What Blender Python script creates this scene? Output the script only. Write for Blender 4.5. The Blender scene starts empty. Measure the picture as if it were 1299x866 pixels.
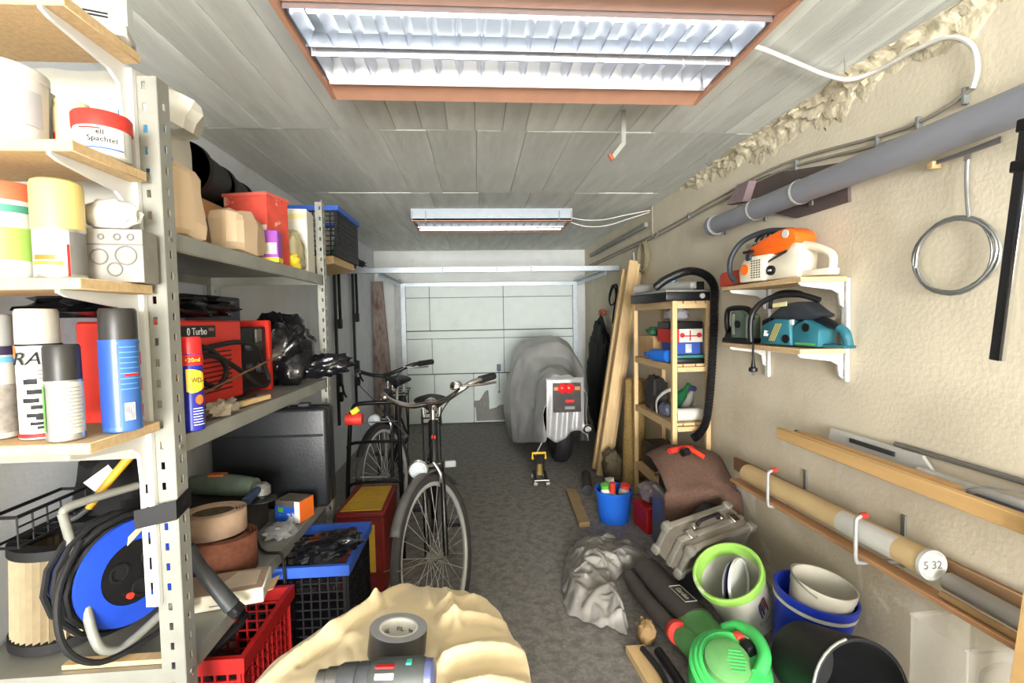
import bpy, bmesh, math, random
from math import sin, cos, pi, radians
from mathutils import Vector, Matrix, Euler, noise

random.seed(7)
C = bpy.context.scene.collection
SC = bpy.context.scene

# ------------------------------------------------------------------ camera
def set_camera(yaw, pitch, roll, loc, lens):
    y, p, r = radians(yaw), radians(pitch), radians(roll)
    F = Vector((sin(y) * cos(p), cos(y) * cos(p), -sin(p)))
    R = Vector((cos(y), -sin(y), 0.0)); U = R.cross(F)
    R2 = cos(r) * R + sin(r) * U; U2 = cos(r) * U - sin(r) * R
    cd = bpy.data.cameras.new('camera'); cd.lens = lens; cd.sensor_width = 36.0; cd.clip_start = 0.02
    co = bpy.data.objects.new('camera', cd); C.objects.link(co)
    m = Matrix((R2, U2, -F)).transposed().to_4x4(); m.translation = Vector(loc)
    co.matrix_world = m
    SC.camera = co
set_camera(4.2, 2.7, -1.0, (0, 0, 1.37), 613.0 / 1299.0 * 36.0)

# ------------------------------------------------------------------ light and exposure
W = bpy.data.worlds.new('daylight'); SC.world = W; W.use_nodes = True
bgn = W.node_tree.nodes['Background']
bgn.inputs[0].default_value = (0.80, 0.90, 1.0, 1); bgn.inputs[1].default_value = 1.0

def area_light(name, loc, rot, sx, sy, power, col):
    ld = bpy.data.lights.new(name, 'AREA'); ld.shape = 'RECTANGLE'; ld.size = sx; ld.size_y = sy
    ld.energy = power; ld.color = col
    lo = bpy.data.objects.new(name, ld); C.objects.link(lo)
    lo.location = loc; lo.rotation_euler = rot
    return lo
# daylight through the open garage front behind the camera
area_light('doorway_daylight', (0.1, -4.95, 1.12), (radians(90), 0, 0), 2.2, 1.95, 760, (1.0, 0.98, 0.95))

SC.view_settings.view_transform = 'Standard'
SC.view_settings.look = 'None'
SC.view_settings.gamma = 1.0
SC.view_settings.use_curve_mapping = False
SC.view_settings.exposure = 0.22

# ------------------------------------------------------------------ materials
def lin(c):
    return tuple(((x / 255) / 12.92 if x / 255 <= 0.04045 else ((x / 255 + 0.055) / 1.055) ** 2.4) for x in c)

MATS = {}
def mat(key, col=(128, 128, 128), rough=0.6, metal=0.0, var=0.12, scale=14.0, bump=0.0, bscale=None,
        stretch=(1, 1, 1), trans=0.0, alpha=1.0, emit=0.0, rnd=0.0, col2=None, mix=(0.45, 0.62), ior=1.45, spec=0.5, sheen=0.0):
    """procedural material: base colour broken up by noise, optional second colour in patches, optional bump"""
    if key in MATS:
        return MATS[key]
    m = bpy.data.materials.new(key); m.use_nodes = True
    nt = m.node_tree; N = nt.nodes; L = nt.links
    b = N['Principled BSDF']
    c = lin(col)
    tc = N.new('ShaderNodeTexCoord'); mp = N.new('ShaderNodeMapping'); mp.inputs['Scale'].default_value = stretch
    L.new(tc.outputs['Object'], mp.inputs[0])
    nz = N.new('ShaderNodeTexNoise'); nz.inputs['Scale'].default_value = scale; nz.inputs['Detail'].default_value = 5
    L.new(mp.outputs[0], nz.inputs['Vector'])
    mr = N.new('ShaderNodeMapRange'); mr.inputs[1].default_value = 0.3; mr.inputs[2].default_value = 0.7
    mr.inputs[3].default_value = 1 - var; mr.inputs[4].default_value = 1 + var
    L.new(nz.outputs['Fac'], mr.inputs[0])
    hs = N.new('ShaderNodeHueSaturation'); hs.inputs['Color'].default_value = (*c, 1)
    L.new(mr.outputs[0], hs.inputs['Value'])
    out = hs.outputs[0]
    if col2 is not None:
        n2 = N.new('ShaderNodeTexNoise'); n2.inputs['Scale'].default_value = scale * 0.35; n2.inputs['Detail'].default_value = 8
        n2.inputs['Roughness'].default_value = 0.65
        L.new(mp.outputs[0], n2.inputs['Vector'])
        m2 = N.new('ShaderNodeMapRange'); m2.inputs[1].default_value = mix[0]; m2.inputs[2].default_value = mix[1]
        L.new(n2.outputs['Fac'], m2.inputs[0])
        mx = N.new('ShaderNodeMixRGB'); L.new(m2.outputs[0], mx.inputs[0]); L.new(out, mx.inputs[1])
        mx.inputs[2].default_value = (*lin(col2), 1); out = mx.outputs[0]
    if rnd:
        oi = N.new('ShaderNodeObjectInfo'); r1 = N.new('ShaderNodeMapRange')
        r1.inputs[3].default_value = 1 - rnd; r1.inputs[4].default_value = 1 + rnd
        L.new(oi.outputs['Random'], r1.inputs[0])
        h2 = N.new('ShaderNodeHueSaturation'); L.new(out, h2.inputs['Color']); L.new(r1.outputs[0], h2.inputs['Value'])
        out = h2.outputs[0]
    L.new(out, b.inputs['Base Color'])
    b.inputs['Roughness'].default_value = rough; b.inputs['Metallic'].default_value = metal
    b.inputs['IOR'].default_value = ior; b.inputs['Specular IOR Level'].default_value = spec
    b.inputs['Transmission Weight'].default_value = trans; b.inputs['Alpha'].default_value = alpha
    if sheen: b.inputs['Sheen Weight'].default_value = sheen
    if emit:
        L.new(out, b.inputs['Emission Color']); b.inputs['Emission Strength'].default_value = emit
    if bump:
        n3 = N.new('ShaderNodeTexNoise'); n3.inputs['Scale'].default_value = bscale or scale * 4; n3.inputs['Detail'].default_value = 4
        L.new(mp.outputs[0], n3.inputs['Vector'])
        bp = N.new('ShaderNodeBump'); bp.inputs['Strength'].default_value = bump; bp.inputs['Distance'].default_value = 0.01
        L.new(n3.outputs['Fac'], bp.inputs['Height']); L.new(bp.outputs[0], b.inputs['Normal'])
    MATS[key] = m
    return m

# ------------------------------------------------------------------ geometry helpers
def rotm(r):
    if r is None: return Matrix.Identity(4)
    if isinstance(r, Matrix): return r.to_4x4()
    return Euler([radians(a) for a in r], 'XYZ').to_matrix().to_4x4()
def xf(loc=(0, 0, 0), r=None):
    return Matrix.Translation(Vector(loc)) @ rotm(r)
def catmull(pts, n=6, closed=False):
    P = [Vector(p) for p in pts]; out = []
    k = len(P)
    rng = range(k) if closed else range(k - 1)
    for i in rng:
        if closed: a, b, c, d = P[(i - 1) % k], P[i], P[(i + 1) % k], P[(i + 2) % k]
        else: a, b, c, d = P[max(i - 1, 0)], P[i], P[i + 1], P[min(i + 2, k - 1)]
        for j in range(n):
            t = j / n
            out.append(0.5 * ((2 * b) + (c - a) * t + (2 * a - 5 * b + 4 * c - d) * t * t + (3 * b - a - 3 * c + d) * t ** 3))
    if not closed: out.append(P[-1])
    return out

class MB:
    def __init__(s): s.v = []; s.f = []
    def add(s, vs, fs, M=None):
        o = len(s.v)
        s.v += [tuple(M @ Vector(v)) for v in vs] if M is not None else [tuple(v) for v in vs]
        s.f += [tuple(i + o for i in f) for f in fs]
        return s
    def bm(s, b, M=None):
        b.verts.index_update()
        vs = [v.co.copy() for v in b.verts]; fs = [[v.index for v in f.verts] for f in b.faces]; b.free()
        return s.add(vs, fs, M)
    def box(s, c, d, r=None, bev=0.0, seg=1):
        M = xf(c, r); x, y, z = d[0] / 2, d[1] / 2, d[2] / 2
        if not bev:
            vs = [(-x, -y, -z), (x, -y, -z), (x, y, -z), (-x, y, -z), (-x, -y, z), (x, -y, z), (x, y, z), (-x, y, z)]
            return s.add(vs, [(0, 3, 2, 1), (4, 5, 6, 7), (0, 1, 5, 4), (1, 2, 6, 5), (2, 3, 7, 6), (3, 0, 4, 7)], M)
        b = bmesh.new(); bmesh.ops.create_cube(b, size=1.0)
        for v in b.verts: v.co = Vector((v.co.x * d[0], v.co.y * d[1], v.co.z * d[2]))
        bmesh.ops.bevel(b, geom=list(b.edges), offset=bev, segments=seg, affect='EDGES', profile=0.5)
        return s.bm(b, M)
    def bb(s, x0, x1, y0, y1, z0, z1, bev=0.0, seg=1):
        return s.box(((x0 + x1) / 2, (y0 + y1) / 2, (z0 + z1) / 2), (x1 - x0, y1 - y0, z1 - z0), None, bev, seg)
    def prism(s, poly, h0, h1, M=None, bev=0.0, seg=1):
        b = bmesh.new(); lo = [b.verts.new((p[0], p[1], h0)) for p in poly]; hi = [b.verts.new((p[0], p[1], h1)) for p in poly]
        n = len(poly); b.faces.new(lo[::-1]); b.faces.new(hi)
        for i in range(n): b.faces.new((lo[i], lo[(i + 1) % n], hi[(i + 1) % n], hi[i]))
        bmesh.ops.recalc_face_normals(b, faces=b.faces)
        if bev: bmesh.ops.bevel(b, geom=list(b.edges), offset=bev, segments=seg, affect='EDGES', profile=0.5)
        return s.bm(b, M)
    def lathe(s, prof, n=24, M=None, close=False):
        vs = []; fs = []; k = len(prof)
        for (r, z) in prof:
            for i in range(n):
                a = 2 * pi * i / n; vs.append((r * cos(a), r * sin(a), z))
        for j in range(k - 1 if not close else k):
            j2 = (j + 1) % k
            for i in range(n):
                i2 = (i + 1) % n
                fs.append((j * n + i, j * n + i2, j2 * n + i2, j2 * n + i))
        if not close:
            if prof[0][0] > 1e-6: fs.append(tuple(range(n))[::-1])
            if prof[-1][0] > 1e-6: fs.append(tuple((k - 1) * n + i for i in range(n)))
        return s.add(vs, fs, M)
    def cyl(s, p0, p1, r0, r1=None, n=16):
        p0, p1 = Vector(p0), Vector(p1); d = p1 - p0
        M = Matrix.Translation(p0) @ d.to_track_quat('Z', 'Y').to_matrix().to_4x4()
        return s.lathe([(r0, 0), (r0 if r1 is None else r1, d.length)], n, M)
    def tube(s, pts, r, n=8, closed=False, sub=0, flat=None):
        P = [Vector(p) for p in pts]
        if sub: P = catmull(P, sub, closed)
        k = len(P); vs = []; fs = []; up = None
        for i, p in enumerate(P):
            if closed: t = P[(i + 1) % k] - P[(i - 1) % k]
            else: t = P[min(i + 1, k - 1)] - P[max(i - 1, 0)]
            t.normalize()
            if up is None:
                up = Vector((0, 0, 1)) if abs(t.z) < 0.9 else Vector((1, 0, 0))
            up = (up - t * up.dot(t))
            if up.length < 1e-5: up = t.orthogonal()
            up.normalize(); sd = t.cross(up)
            rr = r(i / max(k - 1, 1)) if callable(r) else r
            fl = flat or 1.0
            for j in range(n):
                a = 2 * pi * j / n
                vs.append(p + up * rr * sin(a) * fl + sd * rr * cos(a))
        for i in range(k if closed else k - 1):
            i2 = (i + 1) % k
            for j in range(n):
                j2 = (j + 1) % n
                fs.append((i * n + j, i * n + j2, i2 * n + j2, i2 * n + j))
        if not closed:
            fs.append(tuple(range(n))[::-1]); fs.append(tuple((k - 1) * n + j for j in range(n)))
        return s.add(vs, fs)
    def sheet(s, fn, nu, nv, wrap=False):
        vs = [fn(i / (nu - (0 if wrap else 1)), j / (nv - 1)) for j in range(nv) for i in range(nu)]; fs = []
        for j in range(nv - 1):
            for i in range(nu if wrap else nu - 1):
                i2 = (i + 1) % nu
                fs.append((j * nu + i, j * nu + i2, (j + 1) * nu + i2, (j + 1) * nu + i))
        return s.add(vs, fs)
    def blob(s, c, rad, amp=0.15, fr=3.0, nu=28, nv=18, seed=0.0, r=None, sq=1.0, flatz=None, ur=None, vr=None, k0=1.0):
        """lumpy closed body: an ellipsoid (sq<1: boxier) with noise folds"""
        M = xf(c, r)
        def pw(x): return math.copysign(abs(x) ** sq, x)
        def fn(u, v):
            if ur: u = ur[0] + (ur[1] - ur[0]) * u; v = vr[0] + (vr[1] - vr[0]) * v
            a = 2 * pi * u; t = pi * (v - 0.5) * 0.9999
            d = Vector((pw(cos(t)) * pw(cos(a)), pw(cos(t)) * pw(sin(a)), pw(sin(t))))
            k = k0 + amp * noise.noise(d * fr + Vector((seed, seed * 1.7, 0))) + amp * 0.6 * (abs(noise.noise(d * fr * 2.3 + Vector((0, seed, 3)))) - 0.25)
            p = Vector((d.x * rad[0] * k, d.y * rad[1] * k, d.z * rad[2] * k))
            if flatz is not None: p.z = max(p.z, flatz)
            return M @ p
        return s.sheet(fn, nu, nv, wrap=ur is None)
    def build(s, name, m, parent=None, smooth=40, world=False, thick=0.0, sub=0):
        vs = s.v
        if parent is not None and world:
            inv = PM[parent.name].inverted(); vs = [tuple(inv @ Vector(v)) for v in vs]
        off = None
        if parent is None:
            xs, ys, zs = zip(*vs)
            off = Vector(((min(xs) + max(xs)) / 2, (min(ys) + max(ys)) / 2, min(zs)))
            vs = [tuple(Vector(v) - off) for v in vs]
        me = bpy.data.meshes.new(name); me.from_pydata(vs, [], s.f); me.validate(); me.update()
        if smooth:
            me.polygons.foreach_set('use_smooth', [True] * len(me.polygons))
            me.set_sharp_from_angle(angle=radians(smooth))
        for mm in (m if isinstance(m, (list, tuple)) else [m]): me.materials.append(mm)
        o = bpy.data.objects.new(name, me); C.objects.link(o)
        if parent is not None: o.parent = parent
        else: o.location = off
        if thick:
            md = o.modifiers.new('thick', 'SOLIDIFY'); md.thickness = thick; md.offset = 0
        if sub:
            md = o.modifiers.new('sub', 'SUBSURF'); md.levels = sub; md.render_levels = sub
        return o

PM = {}
def tag(o, label, cat, group=None):
    o['label'] = label; o['category'] = cat
    if group: o['group'] = group
    return o
def thing(name, label, cat, loc=(0, 0, 0), r=None, group=None):
    o = bpy.data.objects.new(name, None); C.objects.link(o)
    o.empty_display_size = 0.05
    m = xf(loc, r); o.matrix_world = m; PM[o.name] = m
    return tag(o, label, cat, group)
def one(mb, name, m, label, cat, group=None, **k):
    return tag(mb.build(name, m, None, **k), label, cat, group)
def struct(mb, name, m, parent=None, **k):
    o = mb.build(name, m, parent, **k)
    if parent is None: o['kind'] = 'structure'
    else: pass
    return o
def inst(o, parent=None, M=None, name=None):
    """copy of one mesh object sharing its data"""
    c = o.copy(); C.objects.link(c); c.parent = parent if parent is not None else o.parent
    if M is not None: c.matrix_basis = M
    if name: c.name = name
    return c
def dup(root, loc, r=None, label=None):
    c = root.copy(); C.objects.link(c); m = xf(loc, r); c.matrix_world = m; PM[c.name] = m
    if label: c['label'] = label
    for ch in list(root.children):
        d = ch.copy(); C.objects.link(d); d.parent = c
        for g in list(ch.children):
            e = g.copy(); C.objects.link(e); e.parent = d
    return c
def text(s, size, m, parent, M, bend=0.0, depth=0.0006, name='lettering', align='CENTER', shear=0.0, sx=1.0):
    cu = bpy.data.curves.new('t', 'FONT'); cu.body = s; cu.size = size; cu.extrude = depth; cu.align_x = align; cu.align_y = 'CENTER'
    cu.shear = shear; cu.resolution_u = 3
    to = bpy.data.objects.new('t', cu); C.objects.link(to)
    dg = bpy.context.evaluated_depsgraph_get(); me = bpy.data.meshes.new_from_object(to.evaluated_get(dg))
    bpy.data.objects.remove(to); bpy.data.curves.remove(cu)
    for v in me.vertices:
        x, y, z = v.co; x *= sx
        if bend:                                   # wrap about a vertical axis; outward = -Y at x = 0
            a = x / bend; v.co = (( bend + z) * sin(a), -(bend + z) * cos(a), y)
        else: v.co = (x, -z, y)                     # upright, facing -Y
        v.co = M @ v.co
    me.name = name; me.materials.clear(); me.materials.append(m)
    o = bpy.data.objects.new(name, me); C.objects.link(o); o.parent = parent
    return o
def can_band(r, z0, z1, a0=0, a1=360, n=28):
    """printed band around a can, angle 0 faces -Y, counted to the right"""
    mb = MB()
    def fn(u, v):
        a = radians(a0 + (a1 - a0) * u)
        return (r * sin(a), -r * cos(a), z0 + (z1 - z0) * v)
    return mb.sheet(fn, n, 2)
# ------------------------------------------------------------------ palette
STEEL = mat('galvanised_steel', (152, 152, 143), 0.45, 0.3, 0.12, 9, 0.05, 60)
STEELD = mat('dull_zinc', (140, 140, 134), 0.5, 0.6, 0.15, 12, 0.05)
CHROME = mat('chrome', (215, 215, 215), 0.15, 1.0, 0.03)
BLACKP = mat('black_plastic', (22, 22, 24), 0.42, 0, 0.15, 20)
BLACKM = mat('matt_black', (16, 16, 17), 0.75, 0, 0.2, 20)
BLACKR = mat('black_rubber', (24, 24, 25), 0.68, 0, 0.2, 30, 0.1)
BLACKG = mat('gloss_black_paint', (12, 12, 13), 0.18, 0, 0.05)
WHITEM = mat('white_enamel', (208, 208, 205), 0.4, 0, 0.03)
WHITEP = mat('white_plastic', (200, 200, 194), 0.45, 0, 0.04)
GREYP = mat('grey_plastic', (128, 130, 130), 0.5, 0, 0.08)
DGREY = mat('dark_grey_plastic', (58, 60, 62), 0.5, 0, 0.15)
REDP = mat('red_plastic', (198, 52, 42), 0.45, 0, 0.08)
BLUEP = mat('blue_plastic', (38, 80, 190), 0.4, 0, 0.08)
WOODP = mat('pine', (210, 178, 128), 0.6, 0, 0.10, 6, 0.06, 40, stretch=(8, 1, 8))
CHIP = mat('chipboard', (206, 176, 132), 0.7, 0, 0.12, 90, 0.12)
PINEV = mat('pine_upright', (212, 180, 130), 0.6, 0, 0.10, 6, 0.06, 40, stretch=(8, 8, 1))
PAPERW = mat('white_paper', (206, 204, 196), 0.8, 0, 0.04)
INK = mat('black_ink', (20, 20, 22), 0.7, 0, 0.0)
INKR = mat('red_ink', (205, 35, 30), 0.6, 0, 0.0)
INKW = mat('white_ink', (240, 240, 238), 0.6, 0, 0.0)
CARD = mat('cardboard', (196, 160, 112), 0.85, 0, 0.08, 20)
CLEAR = mat('clear_plastic', (245, 247, 248), 0.12, 0, 0.02, trans=0.92, ior=1.25)

# ------------------------------------------------------------------ the room
X0, X1, Y0, Y1, ZC = -1.30, 1.46, -5.0, 6.40, 2.27
CONC = mat('board_marked_concrete', (224, 227, 221), 0.9, 0, 0.12, 3.2, 0.3, 26, stretch=(3.5, 0.6, 3), rnd=0.10,
           col2=(200, 203, 195), mix=(0.5, 0.68))
FLOORM = mat('concrete_floor', (134, 130, 125), 0.8, 0, 0.2, 60, 0.25, 120, col2=(110, 106, 102), mix=(0.45, 0.62))
WLEFT = mat('white_limewash', (214, 218, 224), 0.85, 0, 0.05, 6, 0.12, 40, col2=(190, 192, 194), mix=(0.58, 0.75))
WBACK = mat('white_render', (222, 226, 224), 0.85, 0, 0.06, 5, 0.12, 40, col2=(196, 196, 190), mix=(0.6, 0.75))

def beige_plaster():
    m = mat('beige_plaster', (222, 212, 189), 0.88, 0, 0.05, 5, 0.16, 60, col2=(208, 196, 170), mix=(0.55, 0.75))
    nt = m.node_tree; N = nt.nodes; L = nt.links; b = N['Principled BSDF']
    src = b.inputs['Base Color'].links[0].from_socket
    tc = N.new('ShaderNodeTexCoord'); sx = N.new('ShaderNodeSeparateXYZ'); L.new(tc.outputs['Object'], sx.inputs[0])
    nz = N.new('ShaderNodeTexNoise'); nz.inputs['Scale'].default_value = 2.6; nz.inputs['Detail'].default_value = 9; nz.inputs['Roughness'].default_value = 0.7
    L.new(tc.outputs['Object'], nz.inputs['Vector'])
    # rising damp: grey-green stain below about 0.8 m with a ragged upper edge
    ad = N.new('ShaderNodeMath'); ad.operation = 'MULTIPLY_ADD'; ad.inputs[1].default_value = 1.1; L.new(nz.outputs['Fac'], ad.inputs[0]); L.new(sx.outputs['Z'], ad.inputs[2])
    r = N.new('ShaderNodeMapRange'); r.inputs[1].default_value = 1.42; r.inputs[2].default_value = 0.8; L.new(ad.outputs[0], r.inputs[0])
    r.inputs[4].default_value = 0.62
    mx = N.new('ShaderNodeMixRGB'); L.new(r.outputs[0], mx.inputs[0]); L.new(src, mx.inputs[1]); mx.inputs[2].default_value = (*lin((168, 154, 122)), 1)
    # salt bloom: pale patches at knee to waist height
    n2 = N.new('ShaderNodeTexNoise'); n2.inputs['Scale'].default_value = 4.2; n2.inputs['Detail'].default_value = 7; n2.inputs['Distortion'].default_value = 1.2
    L.new(tc.outputs['Object'], n2.inputs['Vector'])
    r2 = N.new('ShaderNodeMapRange'); r2.inputs[1].default_value = 0.56; r2.inputs[2].default_value = 0.66; L.new(n2.outputs['Fac'], r2.inputs[0])
    r3 = N.new('ShaderNodeMapRange'); r3.inputs[1].default_value = 1.05; r3.inputs[2].default_value = 0.75; L.new(sx.outputs['Z'], r3.inputs[0])
    mu = N.new('ShaderNodeMath'); mu.operation = 'MULTIPLY'; L.new(r2.outputs[0], mu.inputs[0]); L.new(r3.outputs[0], mu.inputs[1])
    m3 = N.new('ShaderNodeMath'); m3.operation = 'MULTIPLY'; m3.inputs[1].default_value = 0.7; L.new(mu.outputs[0], m3.inputs[0])
    my = N.new('ShaderNodeMixRGB'); L.new(m3.outputs[0], my.inputs[0]); L.new(mx.outputs[0], my.inputs[1]); my.inputs[2].default_value = (*lin((222, 214, 198)), 1)
    L.new(my.outputs[0], b.inputs['Base Color'])
    return m
WRIGHT = beige_plaster()

def shell(name, x0, x1, y0, y1, z0, z1, m):
    return struct(MB().bb(x0, x1, y0, y1, z0, z1), name, m, smooth=0)
shell('floor', X0 - .1, X1 + .1, Y0, Y1 + .1, -0.1, 0, FLOORM)
ceil = shell('ceiling', X0 - .1, X1 + .1, Y0, Y1 + .1, ZC + 0.012, ZC + 0.12, CONC)
shell('wall_left', X0 - .1, X0, Y0, Y1 + .1, 0, ZC + .012, WLEFT)
shell('wall_right', X1, X1 + .1, Y0, Y1 + .1, 0, ZC + .012, WRIGHT)
# formwork board marks: each board left its own strip in the ceiling
def strips():
    rng = random.Random(3)
    rows = [(Y0, 2.36, 0.115), (2.36, 3.50, 0.20), (3.50, Y1, 0.31)]
    inv = ceil.location
    for (ya, yb, wd) in rows:
        x = X0
        while x < X1 - 0.01:
            w = wd * rng.uniform(0.8, 1.25); x2 = min(x + w, X1)
            if X1 - x2 < 0.05: x2 = X1
            dz = rng.uniform(-0.002, 0.002)
            mb = MB().box((0, 0, 0), (x2 - x - 0.0025, yb - ya - 0.006, 0.02), None, 0.0015)
            o = mb.build('board_mark', CONC, ceil, smooth=0)
            o.location = Vector(((x + x2) / 2, (ya + yb) / 2, ZC + 0.010 + dz)) - inv
            x = x2
strips()
# back wall with the door opening
DX0, DX1, DZ = -0.93, 1.30, 1.86
wb = MB().bb(X0, DX0, Y1, Y1 + .1, 0, ZC + .012).bb(DX1, X1, Y1, Y1 + .1, 0, ZC + .012).bb(DX0, DX1, Y1, Y1 + .1, DZ, ZC + .012)
struct(wb, 'wall_back', WBACK, smooth=0)
# front wall behind the camera with an open garage front
wf = MB().bb(X0, -1.05, Y0 - .1, Y0, 0, ZC + .012).bb(1.25, X1, Y0 - .1, Y0, 0, ZC + .012).bb(-1.05, 1.25, Y0 - .1, Y0, 2.12, ZC + .012)
struct(wf, 'wall_front', WBACK, smooth=0)

# garage door in the back wall: panels on a frame
DOORM = mat('white_door_paint', (216, 226, 222), 0.6, 0, 0.03, 9, 0.05, 30, col2=(200, 208, 202), mix=(0.6, 0.78))
DJOINT = mat('door_joint_grey', (96, 100, 98), 0.8)
PEEL = mat('peeled_grey_wood', (140, 140, 134), 0.9, 0, 0.18, 14, 0.2, stretch=(6, 1, 1))
door = struct(MB().bb(DX0, DX1, Y1 - .02, Y1 + .05, 0, DZ), 'door_1', DJOINT, smooth=0)
def dpart(name, m, x0, x1, y0, y1, z0, z1, bev=0.003):
    mb = MB().bb(x0, x1, y0, y1, z0, z1, bev); mb.v = [tuple(Vector(v) - door.location) for v in mb.v]
    return mb.build(name, m, door)
rows = [(0.012, 0.655, (-.93, -.56, -.05, .40, .82, 1.30)), (0.667, 1.12, (-.93, -.58, .36, .83, 1.30)), (1.126, 1.222, (-.93, .36, 1.30)),
        (1.234, 1.655, (-.93, -.60, .36, 1.30)), (1.661, 1.86, (-.93, -.60, .36, 1.30))]
for (z0, z1, xs) in rows:
    for a, b in zip(xs[:-1], xs[1:]):
        dpart('door_panel', DOORM, a + .003, b - .003, Y1 - .05, Y1 - .02, z0, z1)
def patch(pts):
    mb = MB().prism([(x, z) for x, z in pts], 0, 0.004, Matrix(((1, 0, 0, 0), (0, 0, -1, Y1 - .05), (0, 1, 0, 0), (0, 0, 0, 1))))
    mb.v = [tuple(Vector(v) - door.location) for v in mb.v]
    mb.build('peeled_paint', PEEL, door)
patch([(-.02, .03), (-.03, .20), (-.06, .24), (-.04, .30), (.02, .30), (.05, .34), (.10, .42), (.14, .44), (.15, .30), (.15, .18), (.24, .20), (.28, .23),
       (.37, .24), (.395, .22), (.395, .03)])
patch([(.41, .03), (.41, .26), (.46, .20), (.53, .25), (.60, .16), (.66, .22), (.70, .03)])

# broken plaster along the top of the right wall
PLASTER = mat('broken_plaster', (222, 212, 184), 0.95, 0, 0.16, 16, 0.5, 50, col2=(190, 176, 148), mix=(0.5, 0.66))
def crumble():
    mb = MB()
    def fn(u, v):
        y = 1.02 + u * 2.35; t = v * pi / 2
        env = 0.35 + 0.65 * sin(pi * min(1, max(0, u * 1.04))) ** 0.6
        n1 = noise.noise(Vector((y * 5, v * 3, 1))); n2 = noise.noise(Vector((y * 16, v * 9, 4))); n3 = abs(noise.noise(Vector((y * 30, v * 14, 9))))
        w = env * (0.10 + 0.05 * n1); h = env * (0.17 + 0.08 * noise.noise(Vector((y * 4, 2, 7))))
        bul = 1 + 0.35 * n2 - 0.3 * n3
        if v < 0.001 or v > 0.999: bul = 1
        # from the ceiling round to the wall, hollow fillet
        cxx = X1 + 0.004 - w * (1 - sin(t)) * bul; cz = ZC + 0.004 - h * (1 - cos(t)) * bul
        return (cxx, y, cz)
    mb.sheet(fn, 150, 16)
    w = bpy.data.objects['wall_right']
    mb.v = [tuple(Vector(v) - w.location) for v in mb.v]
    mb.build('broken_plaster', PLASTER, w, smooth=25)
crumble()

# ------------------------------------------------------------------ ceiling light fixtures
COPPER = mat('copper_brown_rim', (206, 156, 130), 0.5, 0.1, 0.05)
HOUS = mat('pale_grey_housing', (172, 182, 190), 0.5, 0.2, 0.05)
LOUV = mat('specular_louvre', (214, 218, 226), 0.3, 0.85, 0.02)
def tube_mat(key, s):
    m = bpy.data.materials.new(key); m.use_nodes = True; nt = m.node_tree; nt.nodes.clear()
    e = nt.nodes.new('ShaderNodeEmission'); e.inputs[0].default_value = (1.0, 0.97, 0.92, 1); e.inputs[1].default_value = s
    o = nt.nodes.new('ShaderNodeOutputMaterial'); nt.links.new(e.outputs[0], o.inputs[0]); return m
def fixture(label, xc, yc, L, D, strength):
    t = thing('ceiling_light', label, 'ceiling light', (xc, yc, ZC), None, 'louvred ceiling lights')
    h = 0.10
    hb = MB()
    hb.bb(-L / 2, L / 2, -D / 2, D / 2, -0.012, 0.0)
    hb.bb(-L / 2, L / 2, -D / 2, -D / 2 + .004, -h + .006, -0.012).bb(-L / 2, L / 2, D / 2 - .004, D / 2, -h + .006, -0.012)
    hb.bb(-L / 2, -L / 2 + .004, -D / 2 + .004, D / 2 - .004, -h + .006, -0.012).bb(L / 2 - .004, L / 2, -D / 2 + .004, D / 2 - .004, -h + .006, -0.012)
    hb.build('housing', HOUS, t, smooth=0)
    rl, rs = 0.11, 0.014
    for s in (-1, 1):
        # long rim: a chamfered brown board
        y0 = s * D / 2; y1 = s * (D / 2 - rl)
        q = [(-L / 2, y0, -h), (L / 2, y0, -h), (L / 2 - .012, y1, -h + .022), (-L / 2 + .012, y1, -h + .022),
             (-L / 2, y0, -h + .020), (L / 2, y0, -h + .020), (L / 2 - .012, y1, -h + .026), (-L / 2 + .012, y1, -h + .026)]
        m = MB().add(q, [(0, 1, 2, 3), (7, 6, 5, 4), (0, 4, 5, 1), (1, 5, 6, 2), (2, 6, 7, 3), (3, 7, 4, 0)])
        m.build('rim', COPPER, t, smooth=0)
        MB().bb(min(s * L / 2, s * (L / 2 - rs)), max(s * L / 2, s * (L / 2 - rs)), -D / 2, D / 2, -h, -h + .02).build('rim', COPPER, t, smooth=0)
    # reflectors and louvre
    wi = D / 2 - rl
    for s in (-1, 1):
        mb = MB(); mb.sheet(lambda u, v: ((u - .5) * (L - .04), s * (wi - 0.035 * (1 - cos(v * pi / 2))), -h + 0.004 + v * 0.07), 2, 8)
        mb.build('side_reflector', LOUV, t)
    mb = MB(); mb.sheet(lambda u, v: ((u - .5) * (L - .04), (v - .5) * 0.05, -h + 0.004 + 0.055 * (1 - (2 * v - 1) ** 2)), 2, 9)
    mb.build('centre_reflector', LOUV, t)
    n = 18; pitch = (L - 0.06) / n; proto = None
    for row in (-1, 1):
        for i in range(n + 1):
            x = -(L - 0.06) / 2 + i * pitch; yc2 = row * wi / 2
            if proto is None:
                mb = MB(); hw = wi / 2 - 0.018
                for s in (-1, 1):
                    mb.sheet(lambda u, v: (s * (0.002 + 0.012 * v ** 1.8), (u - .5) * 2 * hw, -h + 0.003 + 0.056 * v), 2, 7)
                proto = mb.build('louvre_blade', LOUV, t); proto.location = (x, yc2, 0)
            else:
                inst(proto, t, Matrix.Translation((x, yc2, 0)))
        MB().cyl((-(L - .1) / 2, row * wi / 2, -0.032), ((L - .1) / 2, row * wi / 2, -0.032), 0.013, n=12).build('fluorescent_tube', tube_mat('tube_light_%d' % int(strength * 10), strength), t)
    for x in (-L / 2 + .005, -L / 2 + .115, L / 2 - .115, L / 2 - .012):
        MB().bb(x, x + .008, -D / 2 - .006, -D / 2 + .01, -h - .002, -0.02).build('clip', STEELD, t, smooth=0)
    return t
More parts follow.
